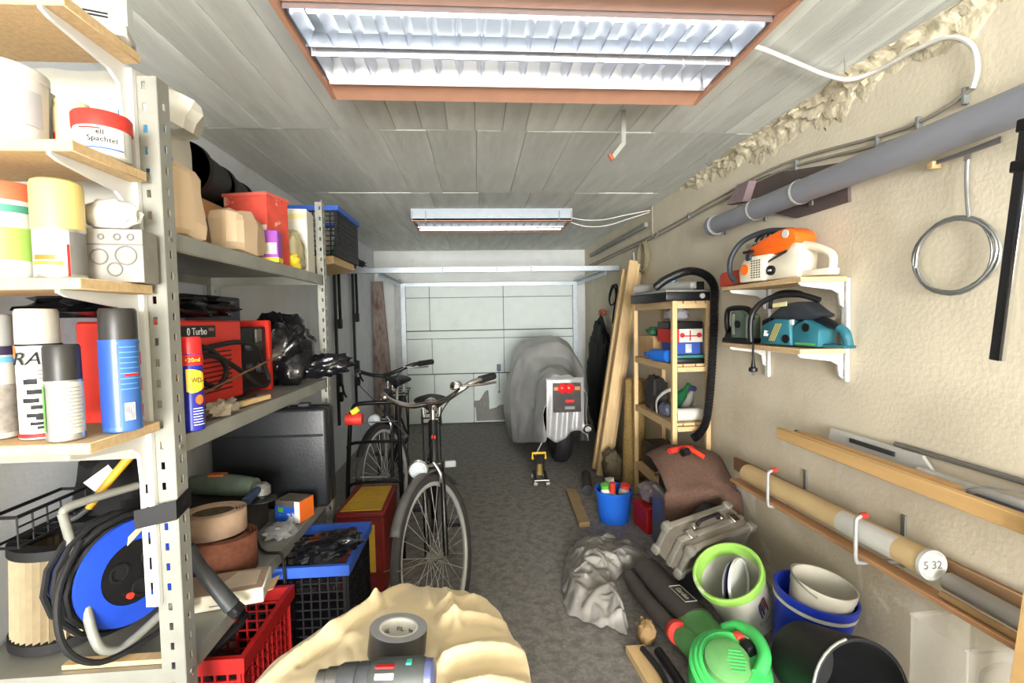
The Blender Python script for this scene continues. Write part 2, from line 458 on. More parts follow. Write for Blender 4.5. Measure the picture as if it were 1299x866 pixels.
fixture('louvred ceiling light switched on, large and near with copper brown rim', 0.177, 1.515, 1.352, 0.62, 9)
fixture('louvred ceiling light farther back, dimmer, above the garage door crossbar', 0.152, 4.26, 1.318, 0.55, 0.9)
# ------------------------------------------------------------------ metal rack on the left
def slotted(length, width, pitch, hw, hh, off=0.02, cols=1):
    """flat strip in local XZ (x across, z up) with real punched holes"""
    xs = [0, width / 2 - hw / 2, width / 2 + hw / 2, width]
    zs = [0.0]; hole = []; z = off
    while z + hh < length - 0.01:
        zs += [z, z + hh]; hole.append(len(zs) - 2); z += pitch
    zs.append(length)
    mb = MB(); vs = [(x, 0, zz) for zz in zs for x in xs]; fs = []
    for j in range(len(zs) - 1):
        for i in range(3):
            if i == 1 and j in hole: continue
            fs.append((j * 4 + i, j * 4 + i + 1, (j + 1) * 4 + i + 1, (j + 1) * 4 + i))
    return vs, fs
def l_upright(parent, loc, L, wa, wb, sx, sy):
    """angle upright; corner at loc, one leg along sx*X, the other along sy*Y"""
    va, fa = slotted(L, wa, 0.05, 0.009, 0.018); vb, fb = slotted(L, wb, 0.05, 0.009, 0.018, 0.03)
    mb = MB(); mb.add([(loc[0] + sx * v[0], loc[1], loc[2] + v[2]) for v in va], fa)
    mb.add([(loc[0], loc[1] + sy * v[0], loc[2] + v[2]) for v in vb], fb)
    return mb.build('upright', STEEL, parent, smooth=0, world=True, thick=0.0025)
RX, RY0, RY1 = -0.735, 1.215, 2.47
rack = thing('metal_rack', 'galvanised slotted metal shelf rack along the left wall', 'shelf rack', (-1.01, 1.84, 0))
l_upright(rack, (RX, RY0, 0), 1.95, 0.055, 0.045, -1, 1)
l_upright(rack, (RX, RY1, 0), 1.96, 0.045, 0.045, -1, -1)
l_upright(rack, (X0 + .012, RY0, 0), 1.95, 0.045, 0.045, 1, 1)
l_upright(rack, (X0 + .012, RY1, 0), 1.96, 0.045, 0.045, 1, -1)
SHZ = (1.597, 1.09, 0.52)
for z in SHZ:
    mb = MB(); x0, x1, y0, y1 = X0 + .015, -0.742, RY0 + .004, RY1 - .004
    mb.bb(x0, x1, y0, y1, z - .003, z)
    mb.bb(x1 - .003, x1, y0, y1, z - .042, z - .003).bb(x0, x0 + .003, y0, y1, z - .042, z - .003)
    mb.bb(x0 + .003, x1 - .003, y0, y0 + .003, z - .042, z - .003).bb(x0 + .003, x1 - .003, y1 - .003, y1, z - .042, z - .003)
    mb.bb(x1 - .018, x1 - .003, y0, y1, z - .045, z - .042)
    sh = mb.build('shelf', STEEL, rack, smooth=0, world=True)
    for y in (RY0 + .022, RY1 - .022):
        MB().cyl((RX - .004, y, z - .022), (RX + .004, y, z - .022), 0.007, n=6).build('bolt', STEELD, rack, world=True)
def wrap_tape():
    pts = [(RX - .085, RY0 - .024), (RX + .004, RY0 - .012), (RX + .005, RY0 + .048), (RX - .02, RY0 + .05)]
    mb = MB(); n = len(pts)
    vs = []
    for i, (x, y) in enumerate(pts): vs += [(x, y, 0.885 + .014 * i), (x, y, 0.93 + .016 * i)]
    mb.add(vs, [(2 * i, 2 * i + 2, 2 * i + 3, 2 * i + 1) for i in range(n - 1)])
    mb.build('black_tape', BLACKP, rack, smooth=0, world=True, thick=0.001)
wrap_tape()

# white slotted rail on the near upright with four bracket shelves
v, f = slotted(1.27, 0.030, 0.062, 0.006, 0.03, 0.03)
mb = MB(); mb.add([(-0.808 + p[0], RY0 - .016, 0.69 + p[2]) for p in v], f)
mb.add([(-0.808, RY0 - .016, .69), (-0.808, RY0 - .003, .69), (-0.808, RY0 - .003, 1.96), (-0.808, RY0 - .016, 1.96)], [(0, 1, 2, 3)])
mb.add([(-0.778, RY0 - .016, .69), (-0.778, RY0 - .003, .69), (-0.778, RY0 - .003, 1.96), (-0.778, RY0 - .016, 1.96)], [(0, 3, 2, 1)])
one(mb, 'slotted_rail', WHITEM, 'white slotted wall rail bolted to the near upright of the metal rack', 'rail', smooth=0, thick=0.0016)
BZ = (1.988, 1.722, 1.463, 1.143)
blabels = ['wooden bracket shelf at the very top of the white rail', 'wooden bracket shelf holding the red-lidded tub',
           'wooden bracket shelf holding the yellow-capped can', 'wooden bracket shelf holding the spray cans']
def bracket_poly(arm, leg, w=0.018):
    # (y, z): arm runs toward the room from the rail, leg hangs down it
    return [(0, 0), (0, -leg), (-0.016, -leg + .012), (-0.022, -0.05), (-0.05, -0.032), (-arm + .02, -w * .75), (-arm, -0.006), (-arm, 0)]
YZX = Matrix(((0, 0, 1, 0), (1, 0, 0, 0), (0, 1, 0, 0), (0, 0, 0, 1)))      # (a,b,c) -> x=c, y=a, z=b
wbs = []
for z, lb in zip(BZ, blabels):
    t = thing('bracket_shelf', lb, 'shelf', (-1.01, 1.09, z - .022), None, 'wooden bracket shelves on the near rack end')
    MB().bb(-1.27, -0.752, 0.985, RY0 - .022, z - .022, z, 0.0015).build('board', CHIP, t, world=True)
    for bx in (-0.793, -1.22):
        mb = MB(); mb.prism(bracket_poly(0.215, 0.13), -0.004, 0.004, Matrix.Translation((bx, RY0 - .017, z - .0225)) @ YZX)
        mb.build('bracket', WHITEM, t, world=True, smooth=0)

# ------------------------------------------------------------------ tins and cans on the bracket shelves
FACE = 36
def spray_can(label, loc, r, h, caph, body, cap, rz=FACE, gap=True, group='spray cans on the lowest bracket shelf', cr=None):
    t = thing('spray_can', label, 'spray can', loc, (0, 0, rz), group)
    hb = h - caph
    MB().lathe([(r * .9, 0), (r * .99, .002), (r, .006), (r * .97, .010), (r * .97, hb - .016), (r, hb - .012), (r, hb - .008), (r * .9, hb)], 32).build('body', body, t)
    cr = cr or r * .95
    MB().lathe([(cr, hb - .004), (cr, hb + caph * .25), (cr * .985, h - .006), (cr * .9, h), (0.0, h)], 32).build('cap', cap, t)
    return t
SILV = mat('silver_cap', (196, 190, 178), 0.4, 0.3, 0.04); TIN = mat('tinplate', (200, 200, 198), 0.28, 0.85, 0.05)
CAPB = mat('black_cap', (42, 40, 38), 0.4, 0, 0.1); CANW = mat('can_white', (200, 198, 188), 0.35, 0.1, 0.05)
CANB = mat('can_blue', (62, 102, 168), 0.32, 0.1, 0.08); PALE = mat('can_pale_grey', (186, 184, 172), 0.4, 0.1, 0.05)
GRNI = mat('green_ink', (96, 176, 60), 0.5, 0, 0.03); ORGI = mat('orange_ink', (232, 110, 36), 0.5, 0, 0.03); YELI = mat('yellow_ink', (240, 205, 50), 0.5, 0, 0.03)
LBLUE = mat('light_blue_ink', (100, 170, 215), 0.5, 0, 0.03); GREYI = mat('grey_ink', (110, 108, 104), 0.5, 0, 0.1)
I4 = Matrix.Identity(4)
def lines(t, r, z0, z1, n, a0, a1, m, th=0.0022, jit=0.25):
    """rows of fine print: one narrow band per line"""
    rg = random.Random(int(z0 * 1000 + a0))
    for i in range(n):
        z = z0 + (z1 - z0) * (i + .5) / n
        can_band(r, z, z + th, a0, a1 - (a1 - a0) * jit * rg.random(), 8).build('printed_line', m, t)
BZ4 = BZ[3] + .0015
c = spray_can('silver-capped spray can lettered RAC with black streak print', (-0.893, 1.055, BZ4), .0365, .262, .065, CANW, SILV)
text('RAC', .036, INK, c, Matrix.Translation((-.006, 0, .162)), bend=.0372, shear=.3)
can_band(.0370, .005, .013, -95, 95).build('red_band', INKR, c)
can_band(.0369, .188, .192, -90, 90).build('black_line', INK, c)
for i, (a, z) in enumerate([(-38, .112), (-30, .092), (-42, .075), (-22, .062), (-34, .046), (-12, .040), (-26, .030), (-10, .022)]):
    can_band(.0369, z, z + .010 - i * .0006, a, a + 34 + i * 3, 8).build('streak', INK, c)
for k, rr in enumerate((.018, .012, .006)):
    mb = MB()
    pts = [(.0371 * sin(.75 + rr * cos(a) / .0371), -.0371 * cos(.75 + rr * cos(a) / .0371), .068 + rr * sin(a)) for a in [2 * pi * i / 20 for i in range(20)]]
    mb.tube(pts, .0012, 5, closed=True); mb.build('ring_print', INK, c)
lines(c, .0369, .118, .142, 3, -28, 20, GREYI)
can_band(.0369, .165, .19, -78, -62, 6).build('orange_print', ORGI, c)
c = spray_can('small spray can with black cap and pale grey label', (-0.823, 1.022, BZ4), .031, .19, .066, TIN, CAPB)
can_band(.0314, .014, .116, -8, 78).build('pale_label', PALE, c)
can_band(.0314, .02, .11, -80, -62).build('green_band', GRNI, c)
lines(c, .0316, .022, .108, 12, 2, 66, GREYI, .0012)
c = spray_can('blue spray can with glossy black cap', (-0.765, 1.095, BZ4), .0355, .262, .062, CANB, CAPB)
can_band(.0360, .025, .062, 5, 35, 8).build('bar_code', INKW, c)
for k in range(6): can_band(.0362, .028, .058, 8 + k * 4.2, 10 + k * 4.2, 3).build('bar', INK, c)
lines(c, .0360, .085, .185, 9, -2, 62, LBLUE, .0016); can_band(.0359, .118, .124, 10, 55).build('red_line', INKR, c)
can_band(.0359, .012, .196, -90, -8).build('dark_blue_panel', mat('can_deep_blue', (50, 84, 172), .3, .1, .05), c)
c = spray_can('white spray can with blue ring at the left end, partly cut off', (-0.985, 1.06, BZ4), .035, .252, .06, CANW, mat('grey_cap', (160, 160, 158), .45, 0, .05))
can_band(.0354, .155, .166, -120, 120).build('blue_ring', LBLUE, c); can_band(.0354, .17, .188, -120, 120).build('dark_ring', mat('dark_violet_ink', (50, 40, 66), .5), c)
can_band(.0354, .012, .11, -120, 120).build('photo_print', mat('photo_print', (140, 132, 124), .5, 0, .3, 60), c)

# board three
Z3 = BZ[2] + .0015
t = thing('paint_can', 'tin with translucent yellow cap and orange and yellow label', 'can', (-0.848, 1.065, Z3), (0, 0, FACE))
MB().lathe([(.040, 0), (.042, .003), (.0415, .008), (.0415, .098), (.043, .102), (.040, .105)], 32).build('body', TIN, t)
MB().lathe([(.0425, .100), (.0425, .185), (.040, .197), (.034, .201), (0, .201)], 32).build('cap', mat('yellow_translucent', (222, 198, 124), .4, 0, .04, trans=.15), t)
can_band(.0419, .010, .096, -72, 22).build('white_label', PAPERW, t); can_band(.0421, .028, .036, -70, 8).build('yellow_stripe', YELI, t)
can_band(.0422, .038, .048, -62, -8).build('orange_stripe', ORGI, t); can_band(.0421, .006, .070, 16, 22, 4).build('red_stripe', INKR, t)
can_band(.0419, .010, .096, 24, 78).build('grey_label', GREYI, t); lines(t, .0422, .055, .09, 4, -66, -10, GREYI, .0014)
can_band(.0427, .108, .118, -40, 0).build('red_print', mat('pale_red_ink', (228, 150, 120), .5), t)
t = thing('plastic_tub', 'white and green plastic tub with orange lid at the left', 'tub', (-0.955, 1.075, Z3), (0, 0, FACE))
MB().lathe([(.040, 0), (.046, .004), (.047, .155), (.044, .165)], 32).build('body', mat('milky_plastic', (204, 206, 198), .4, 0, .04), t)
MB().lathe([(.049, .160), (.049, .192), (.046, .196), (0, .196)], 32).build('lid', mat('orange_plastic', (204, 104, 72), .45), t)
can_band(.0477, .040, .105, -100, 60).build('green_label', mat('lime_label', (150, 186, 86), .5, 0, .1, 20), t)
can_band(.0478, .135, .150, -100, 60).build('teal_ring', mat('teal_ink', (70, 140, 120), .5), t)
t = thing('printed_carton', 'grey carton printed with a drum and dials', 'carton', (-0.785, 1.153, Z3), (0, 0, 10))
GBOX = mat('grey_print_card', (150, 146, 138), .7, 0, .1, 30)
MB().box((0, 0, .0575), (.105, .07, .115), None, .001).build('box', GBOX, t)
MB().bb(-.0525, .0525, -.0362, -.035, .080, .083).build('printed_bar', GREYI, t, smooth=0)
for (x, z, r) in ((.020, .058, .020), (-.002, .028, .014), (-.03, .055, .016), (.03, .098, .006), (.005, .098, .006), (-.025, .098, .005)):
    pts = [(x + r * cos(a), -.0356, z + r * sin(a)) for a in [2 * pi * i / 18 for i in range(18)]]
    MB().tube(pts, .0018, 5, closed=True).build('printed_dial', GREYI, t)
one(MB().blob((-0.80, 1.14, Z3 + .119 + .03), (.062, .026, .034), .25, 3.5, seed=4, flatz=-.03), 'plastic_bag', mat('white_bag', (202, 200, 192), .5, 0, .05),
    'crumpled white bag lying on the grey printed carton', 'bag', smooth=60)

# board two
Z2 = BZ[1] + .0015
t = thing('filler_tub', 'white tub with red lid lettered Spachtel', 'tub', (-0.79, 1.118, Z2), (0, 0, FACE))
MB().lathe([(.043, 0), (.047, .003), (.049, .062), (.049, .066)], 32).build('body', WHITEP, t)
MB().lathe([(.052, .060), (.0525, .088), (.050, .092), (.046, .093), (0, .091)], 32).build('lid', REDP, t)
can_band(.0497, .008, .058, -80, 42).build('label', PAPERW, t)
text('ell', .015, INK, t, Matrix.Translation((-.006, 0, .046)), bend=.0505); text('Spachtel', .0155, INK, t, Matrix.Translation((-.002, 0, .032)), bend=.0505)
can_band(.0502, .013, .016, -60, 40).build('blue_line', CANB, t); can_band(.0502, .052, .055, -50, -6).build('red_line', INKR, t)
t = thing('white_bucket', 'white plastic bucket with lid at the left end of the upper shelf', 'bucket', (-0.948, 1.075, Z2), (0, 0, FACE))
MB().lathe([(.060, 0), (.064, .003), (.070, .145), (.073, .147), (.073, .163), (.069, .167), (0, .167)], 36).build('body', WHITEP, t)
can_band(.0690, .05, .12, -60, 60).build('label', mat('faint_grey_label', (176, 178, 180), .5, 0, .06), t); can_band(.0705, .122, .136, -20, 0, 6).build('red_print', mat('faded_red', (232, 160, 140), .5), t)
t = thing('cream_bottle', 'cream plastic bottle between the white bucket and the red-lidded tub', 'bottle', (-0.876, 1.152, Z2), (0, 0, FACE))
MB().lathe([(.030, 0), (.033, .003), (.033, .112), (.030, .124), (.031, .126), (.031, .134), (0, .136)], 28).build('body', mat('cream_plastic', (214, 200, 162), .5, 0, .04), t)
can_band(.0335, .03, .062, -75, -58, 5).build('red_print', INKR, t)
t = thing('clear_bag', 'clear plastic bag with a black band standing behind the tubs', 'bag', (-1.02, 1.185, Z2))
MB().blob((0, 0, .10), (.10, .02, .10), .2, 3, seed=9, flatz=-.1).build('bag', mat('hazy_plastic', (190, 190, 184), .25, 0, .05, trans=.6, ior=1.2), t, smooth=60)
MB().box((-.03, -.026, .15), (.09, .004, .022), (0, 8, 0)).build('black_band', BLACKP, t, smooth=0)
one(MB().lathe([(.013, 0), (.015, .002), (.015, .075), (.006, .09), (.005, .118), (0, .12)], 16, xf((-0.828, 1.176, Z2))), 'glue_bottle', mat('yellowed_plastic', (226, 212, 168), .5),
    'small yellowed glue bottle behind the red-lidded tub', 'bottle')
# board one
t = thing('storage_jar', 'clear square jar with white frame on the topmost bracket shelf', 'jar', (-0.785, 1.14, BZ[0]), (0, 0, 20))
MB().bb(-.04, .04, -.035, .035, .004, .12, .004).build('body', mat('frosted_jar', (226, 230, 226), .3, 0, .04, trans=.5, ior=1.2), t)
MB().bb(-.043, .043, -.038, .038, 0, .022, .004).build('base_frame', WHITEP, t)
for x in (-.041, .041): MB().bb(x - .005, x + .005, -.039, -.031, .02, .125, .002).build('corner_post', WHITEP, t)
MB().bb(-.043, .043, -.038, .038, .118, .14, .004).build('lid', WHITEP, t)
for z in (.03, .037): MB().bb(-.03, .012, -.0376, -.036, z, z + .003).build('printed_line', INK, t, smooth=0)
one(MB().box((-.86, 1.14, BZ[0] + .045), (.05, .05, .09), (0, 0, 10), .004), 'small_box', BLACKP, 'small dark box beside the clear jar on the topmost shelf', 'box')

# ------------------------------------------------------------------ top level of the rack
ZT = SHZ[0] + .0015
KRAFT = mat('kraft_paper', (206, 180, 148), .8, 0, .07, 9, .2, 14)
SACKW = mat('woven_white_sack', (206, 203, 192), .75, 0, .05, 10, .15, 30)
t = thing('cement_sack', 'white paper sack with blue stripe and rolled top', 'sack', (-1.04, 1.475, ZT))
sk = dict(c=(0, 0, .235), rad=(.20, .14, .235), amp=.10, fr=1.8, seed=2.0, sq=.6, flatz=-.235)
MB().blob(nu=26, nv=18, **sk).build('sack_body', SACKW, t, smooth=24)
MB().blob(nu=14, nv=8, ur=(.83, .985), vr=(.47, .57), k0=1.012, **sk).build('blue_stripe', mat('sack_blue', (40, 130, 175), .6), t)
MB().blob(nu=10, nv=10, ur=(.93, 1.0), vr=(.32, .47), k0=1.012, **sk).build('blue_stripe', mat('sack_blue'), t)
mb = MB()
mb.blob((.17, -.03, .385), (.12, .07, .055), .35, 2.0, 14, 9, 3.0, (0, 28, 0), .7)
mb.build('rolled_top', SACKW, t, smooth=20)
def soft(name, label, cat, m, c, rad, amp=.25, fr=2.6, seed=1.0, sq=.75, flat=True, nu=22, nv=13, r=None, group=None, sm=34, **k):
    mb = MB().blob(c, rad, amp, fr, nu, nv, seed, r, sq, -rad[2] * .96 if flat else None)
    return one(mb, name, m, label, cat, group, smooth=sm, **k)
soft('paper_bag', 'crumpled kraft paper bag standing at the near end of the top rack shelf', 'bag', KRAFT, (-.780, 1.36, ZT + .092), (.034, .085, .095), .22, 1.6, 3.3, sq=.5, nu=11, nv=8, sm=8)
soft('paper_bag', 'kraft paper bag lying flat along the top rack shelf edge', 'bag', KRAFT, (-.815, 1.755, ZT + .074), (.062, .125, .077), .25, 1.6, 6.1, sq=.5, nu=13, nv=8, sm=8)
one(MB().bb(-1.15, -.995, 1.80, 2.42, ZT, ZT + .235, .003), 'carton', CARD, 'brown carton hidden under the black plant pots', 'carton')
POT = mat('pot_black', (34, 35, 38), .55, 0, .15, 14)
for i, (y, L, r) in enumerate(((1.86, .20, .098), (2.07, .17, .088), (2.25, .30, .080))):
    prof = [(r, 0), (r * 1.03, .004), (r * 1.03, .022), (r * .94, .026), (r * .78, L), (0, L), (0, L - .004), (r * .74, L - .006), (r * .93, .004), (r, 0)]
    one(MB().lathe(prof, 36, Matrix.Translation((-1.05 - .004 * i, y, ZT + .237 + r * 1.03)) @ rotm((-90, 0, 0))), 'plant_pot', POT,
        ['black plastic plant pot lying with its open mouth toward the room', 'black plant pot in the middle of the lying row', 'black plant pot farthest back in the lying row'][i], 'plant pot', 'black plant pots lying on the top shelf')
t = thing('red_carton', 'red and white patterned carton tilted among bags on the top rack shelf', 'carton', (-.868, 2.03, ZT), (0, 0, -12))
MB().bb(-.09, .09, -.07, .07, 0, .27, .002).build('box', mat('red_print_card', (214, 82, 66), .7, 0, .12, 22, col2=(232, 180, 168), mix=(.56, .6)), t)
MB().bb(-.012, .088, -.0715, -.069, .005, .15).build('white_panel', mat('white_red_print', (232, 224, 216), .7, 0, .05, 24, col2=(214, 70, 58), mix=(.54, .58)), t, smooth=0)
MB().bb(-.094, .094, -.074, .074, .262, .275).build('lid', mat('red_card', (214, 100, 84), .65, 0, .06), t)
t = thing('detergent_pack', 'small purple and white pack at the top rack shelf edge', 'carton', (-.775, 1.918, ZT), (0, 0, 6))
MB().bb(-.035, .035, -.03, .03, 0, .12, .004).build('box', mat('purple_print', (150, 70, 170), .5, 0, .08), t)
MB().bb(-.03, .03, -.0312, -.0295, .03, .072).build('label', PAPERW, t, smooth=0); MB().bb(-.0355, .0355, -.0305, .0305, 0, .018).build('yellow_base', YELI, t)
t = thing('clear_bag', 'clear bag with yellow contents beside the white carton', 'bag', (-.795, 2.18, ZT))
MB().blob((0, 0, .075), (.045, .065, .09), .3, 3, 30, 20, 5, None, .8, -.075).build('bag', mat('bag_film', (230, 220, 180), .2, 0, .05, trans=.55, ior=1.2), t, smooth=60)
MB().blob((0.012, -.03, .035), (.032, .036, .035), .3, 3, 18, 12, 8, None, .8, -.035).build('contents', mat('yellow_contents', (232, 206, 60), .6), t)
t = thing('white_carton', 'tall white carton at the far end of the top rack shelf', 'carton', (-.815, 2.345, ZT), (0, 0, 6))
MB().bb(-.05, .05, -.07, .07, 0, .285, .002).build('box', mat('white_card', (232, 230, 218), .7, 0, .04), t)
for k in range(7): MB().bb(.012 + k * .004, .0135 + k * .004, -.0712, -.070, .012, .045).build('bar', INK, t, smooth=0)
MB().bb(-.05, .05, -.0706, -.069, .24, .262).build('printed_line', mat('cream_ink', (236, 220, 160), .7), t, smooth=0)

# ------------------------------------------------------------------ crates
def crate(label, loc, L, Wd, H, body, rim, rz=0, nl=14, nw=10, nh=7, rimh=.035, name='crate', group=None, cat='crate'):
    """slatted plastic crate: L along local X, Wd along Y"""
    t = thing(name, label, cat, loc, (0, 0, rz), group)
    b = .006
    for s in (-1, 1):
        for ax in (0, 1):
            mb = MB(); n = nl if ax == 0 else nw; ln = L if ax == 0 else Wd; off = (Wd if ax == 0 else L) / 2 - .008
            zt = H - rimh
            for i in range(n + 1):
                x = -ln / 2 + .008 + (ln - .016) * i / n
                w = b if 0 < i < n else .02
                if ax == 0: mb.bb(x - w / 2, x + w / 2, s * off - .004, s * off + .004, 0, zt)
                else: mb.bb(s * off - .004, s * off + .004, x - w / 2, x + w / 2, 0, zt)
            for j in range(nh + 1):
                z = zt * j / nh; h = b if 0 < j < nh else .016
                if ax == 0: mb.bb(-ln / 2 + .006, ln / 2 - .006, s * off - .003, s * off + .003, max(0, z - h / 2), min(zt, z + h / 2))
                else: mb.bb(s * off - .003, s * off + .003, -ln / 2 + .006, ln / 2 - .006, max(0, z - h / 2), min(zt, z + h / 2))
            mb.build('lattice_side', body, t, smooth=0)
    MB().bb(-L / 2 + .008, L / 2 - .008, -Wd / 2 + .008, Wd / 2 - .008, 0, .006).build('base', body, t, smooth=0)
    mb = MB(); o = .012
    oo = [(-L / 2 - o, -Wd / 2 - o), (L / 2 + o, -Wd / 2 - o), (L / 2 + o, Wd / 2 + o), (-L / 2 - o, Wd / 2 + o)]
    ii = [(-L / 2 + .004, -Wd / 2 + .004), (L / 2 - .004, -Wd / 2 + .004), (L / 2 - .004, Wd / 2 - .004), (-L / 2 + .004, Wd / 2 - .004)]
    vs = [(x, y, H - rimh) for x, y in oo] + [(x, y, H) for x, y in oo] + [(x, y, H - rimh) for x, y in ii] + [(x, y, H) for x, y in ii]
    fs = []
    for i in range(4):
        j = (i + 1) % 4
        fs += [(i, j, 4 + j, 4 + i), (8 + j, 8 + i, 12 + i, 12 + j), (4 + i, 4 + j, 12 + j, 12 + i), (j, i, 8 + i, 8 + j)]
    mb.add(vs, fs); mb.build('rim', rim, t, smooth=0)
    return t
CRB = mat('crate_black', (24, 24, 28), .5, 0, .1); RIMB = mat('crate_blue_rim', (58, 104, 210), .42, 0, .06)
CRR = mat('crate_red', (176, 26, 24), .45, 0, .1)
# ------------------------------------------------------------------ crates and boxes near the rack
t = crate('blue-rimmed black crate on the wall board above the black rods', (-1.04, 3.29, 1.772), .42, .52, .30, CRB, RIMB, 0, 12, 14, 9, .03)
one(MB().prism([(0, 0), (.44, 0), (.44, -.045), (.25, -.075), (0, -.075)], 0, .50, Matrix(((1, 0, 0, X0 + .004), (0, 0, 1, 3.03), (0, 1, 0, 1.770), (0, 0, 0, 1)))), 'wall_board', WOODP,
    'wooden wall board carrying the blue-rimmed crate', 'shelf', smooth=0)
soft('cloth_bundle', 'bundle of white cloth in the blue-rimmed crate on the wall board', 'cloth', WHITEP, (-1.04, 3.19, 1.885), (.13, .11, .10), .2, 2.4, 2)
soft('green_bag', 'green bag at the far end of the blue-rimmed crate on the wall board', 'bag', mat('green_cloth', (60, 120, 90), .7), (-1.04, 3.43, 1.86), (.12, .065, .075), .2, 2.4, 5)
t = crate('blue-rimmed black crate on the floor beside the rack', (-.705, 2.005, .15), .40, .37, .31, CRB, RIMB, 0, 12, 12, 8, .04)
t = crate('plain black crate under the blue-rimmed crate', (-.705, 2.005, .0015), .39, .36, .146, CRB, CRB, 0, 12, 12, 4, .02)
t = thing('frying_pan', 'dusty frying pan lying in the blue-rimmed floor crate', 'pan', (-.66, 2.07, .375))
MB().lathe([(0, 0), (.075, 0), (.098, .03), (.102, .03), (.078, -.003), (0, -.003)], 32).build('pan', mat('dusty_pan', (96, 88, 82), .5, .4, .2, 20), t)
MB().tube([(-.09, .0, .028), (-.11, .0, .05), (-.13, .0, .06)], .009, 8, sub=4).build('handle', BLACKP, t)
t = thing('black_sack', 'shiny black plastic film lying over the blue-rimmed floor crate', 'plastic film', (-.60, 1.91, .462))
MB().blob((0, 0, .032), (.115, .085, .035), .35, 3, 40, 20, 3, (0, -4, 16), .8, -.026).build('film', mat('black_film', (20, 20, 24), .18, 0, .1, 20, .3, 30), t, smooth=40)
t = crate('red crate on the floor under the lowest visible rack shelf', (-.98, 1.575, .105), .58, .36, .315, CRR, CRR, 0, 16, 10, 8, .045)
t = crate('plain black crate under the red crate', (-.98, 1.575, .0015), .56, .34, .1, CRB, CRB, 0, 14, 10, 3, .02)
soft('tool_bag', 'dark bag of tools filling the red crate', 'bag', BLACKM, (-.98, 1.575, .21), (.20, .12, .08), .2, 2.4, 9)
one(MB().tube([(-.86, 1.50, .36), (-.80, 1.47, .40), (-.76, 1.55, .43), (-.82, 1.62, .41), (-.86, 1.56, .37), (-.80, 1.51, .39), (-.77, 1.60, .42)], .012, 8, sub=6), 'rubber_hose', BLACKR,
    'short black rubber hose coiled in the red crate', 'hose')
one(MB().prism([(0, 0), (.14, .02), (.15, .09), (.06, .05)], 0, .003, xf((-.86, 1.66, .424), (8, -6, 10))), 'paper_sheet', CARD, 'torn piece of cardboard on the red crate rim', 'cardboard', smooth=0)

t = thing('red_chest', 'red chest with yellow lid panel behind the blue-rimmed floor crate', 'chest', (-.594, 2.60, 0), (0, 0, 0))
RED2 = mat('worn_red_in_shade', (122, 30, 26), .6, 0, .2, 12); YEL2 = mat('worn_yellow_in_shade', (190, 150, 42), .6, 0, .12, 14, col2=(180, 140, 40), mix=(.55, .7))  # chest red and yellow darkened: the shade around it is put into the colour
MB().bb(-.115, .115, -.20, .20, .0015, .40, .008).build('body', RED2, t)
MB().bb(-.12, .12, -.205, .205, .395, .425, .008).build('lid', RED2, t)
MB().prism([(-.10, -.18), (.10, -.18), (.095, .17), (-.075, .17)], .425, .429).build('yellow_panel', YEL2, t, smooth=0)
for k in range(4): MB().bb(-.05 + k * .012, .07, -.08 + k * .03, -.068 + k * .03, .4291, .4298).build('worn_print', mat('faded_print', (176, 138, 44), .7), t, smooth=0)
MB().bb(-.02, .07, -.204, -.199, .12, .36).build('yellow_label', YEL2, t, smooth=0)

# ------------------------------------------------------------------ middle level of the rack
ZM = SHZ[1] + .0015
RED3 = mat('machine_red', (222, 52, 36), .4, 0, .05, 14)
t = thing('welding_machine', 'red welding machine lettered Turbo on the middle rack shelf', 'welding machine', (-.96, 1.72, ZM))
mb = MB(); mb.bb(-.10, .10, -.36, .12, .015, .290, .006); mb.build('casing', RED3, t)
MB().bb(-.088, .088, .12, .355, .02, .265, .004).build('front_recess', BLACKP, t)
MB().bb(-.10, .10, .355, .385, .0, .290, .005).build('end_plate', RED3, t)
MB().bb(.1002, .103, -.33, -.06, .236, .274).build('black_band', BLACKP, t, smooth=0)
text('0 Turbo', .032, INKW, t, Matrix.Translation((.1035, -.165, .255)) @ rotm((0, 0, 90)))
MB().bb(.1028, .1036, -.10, -.07, .256, .266).build('faded_mark', mat('grey_print', (160, 112, 90), .6), t, smooth=0)
for k in range(9): MB().bb(.0995, .1015, -.30, .04, .055 + k * .016, .0605 + k * .016).build('vent_slit', mat('slit_dark', (96, 20, 16), .7), t, smooth=0)
for (y, z, r) in ((.19, .19, .02), (.27, .19, .02), (.19, .11, .018), (.27, .10, .022)):
    MB().cyl((.086, y, z), (.106, y, z), r, r * .8, 20).build('knob', DGREY, t)
MB().bb(.088, .097, .25, .30, .20, .255, .003).build('switch', STEELD, t)
for x in (-.07, .07):
    for y in (-.3, .08): MB().cyl((x, y, 0), (x, y, .016), .014, n=10).build('foot', BLACKR, t)
def cord(name, label, pts, r=.006, m=None, sub=6, cat='cable', group=None, n=8):
    return one(MB().tube(pts, r, n, sub=sub), name, m or BLACKR, label, cat, group)
cord('welding_cable', 'black welding cable looped over the face of the red machine',
     [(-.835, 1.45, 1.285), (-.83, 1.60, 1.30), (-.83, 1.75, 1.305), (-.828, 1.87, 1.285), (-.84, 1.96, 1.22), (-.835, 2.0, 1.14), (-.825, 1.90, 1.13), (-.825, 1.76, 1.20), (-.828, 1.62, 1.26),
      (-.83, 1.52, 1.27), (-.83, 1.50, 1.21), (-.828, 1.60, 1.17), (-.828, 1.66, 1.22), (-.828, 1.58, 1.285), (-.83, 1.48, 1.30), (-.83, 1.43, 1.24), (-.826, 1.46, 1.14), (-.82, 1.62, 1.105), (-.81, 1.82, 1.10)], .0085)
cord('brown_cable', 'thin brown cable strung across the red machine', [(-.806, 1.44, 1.16), (-.803, 1.65, 1.19), (-.802, 1.85, 1.215), (-.806, 2.06, 1.24)], .0035, mat('brown_cable', (120, 84, 56), .6))
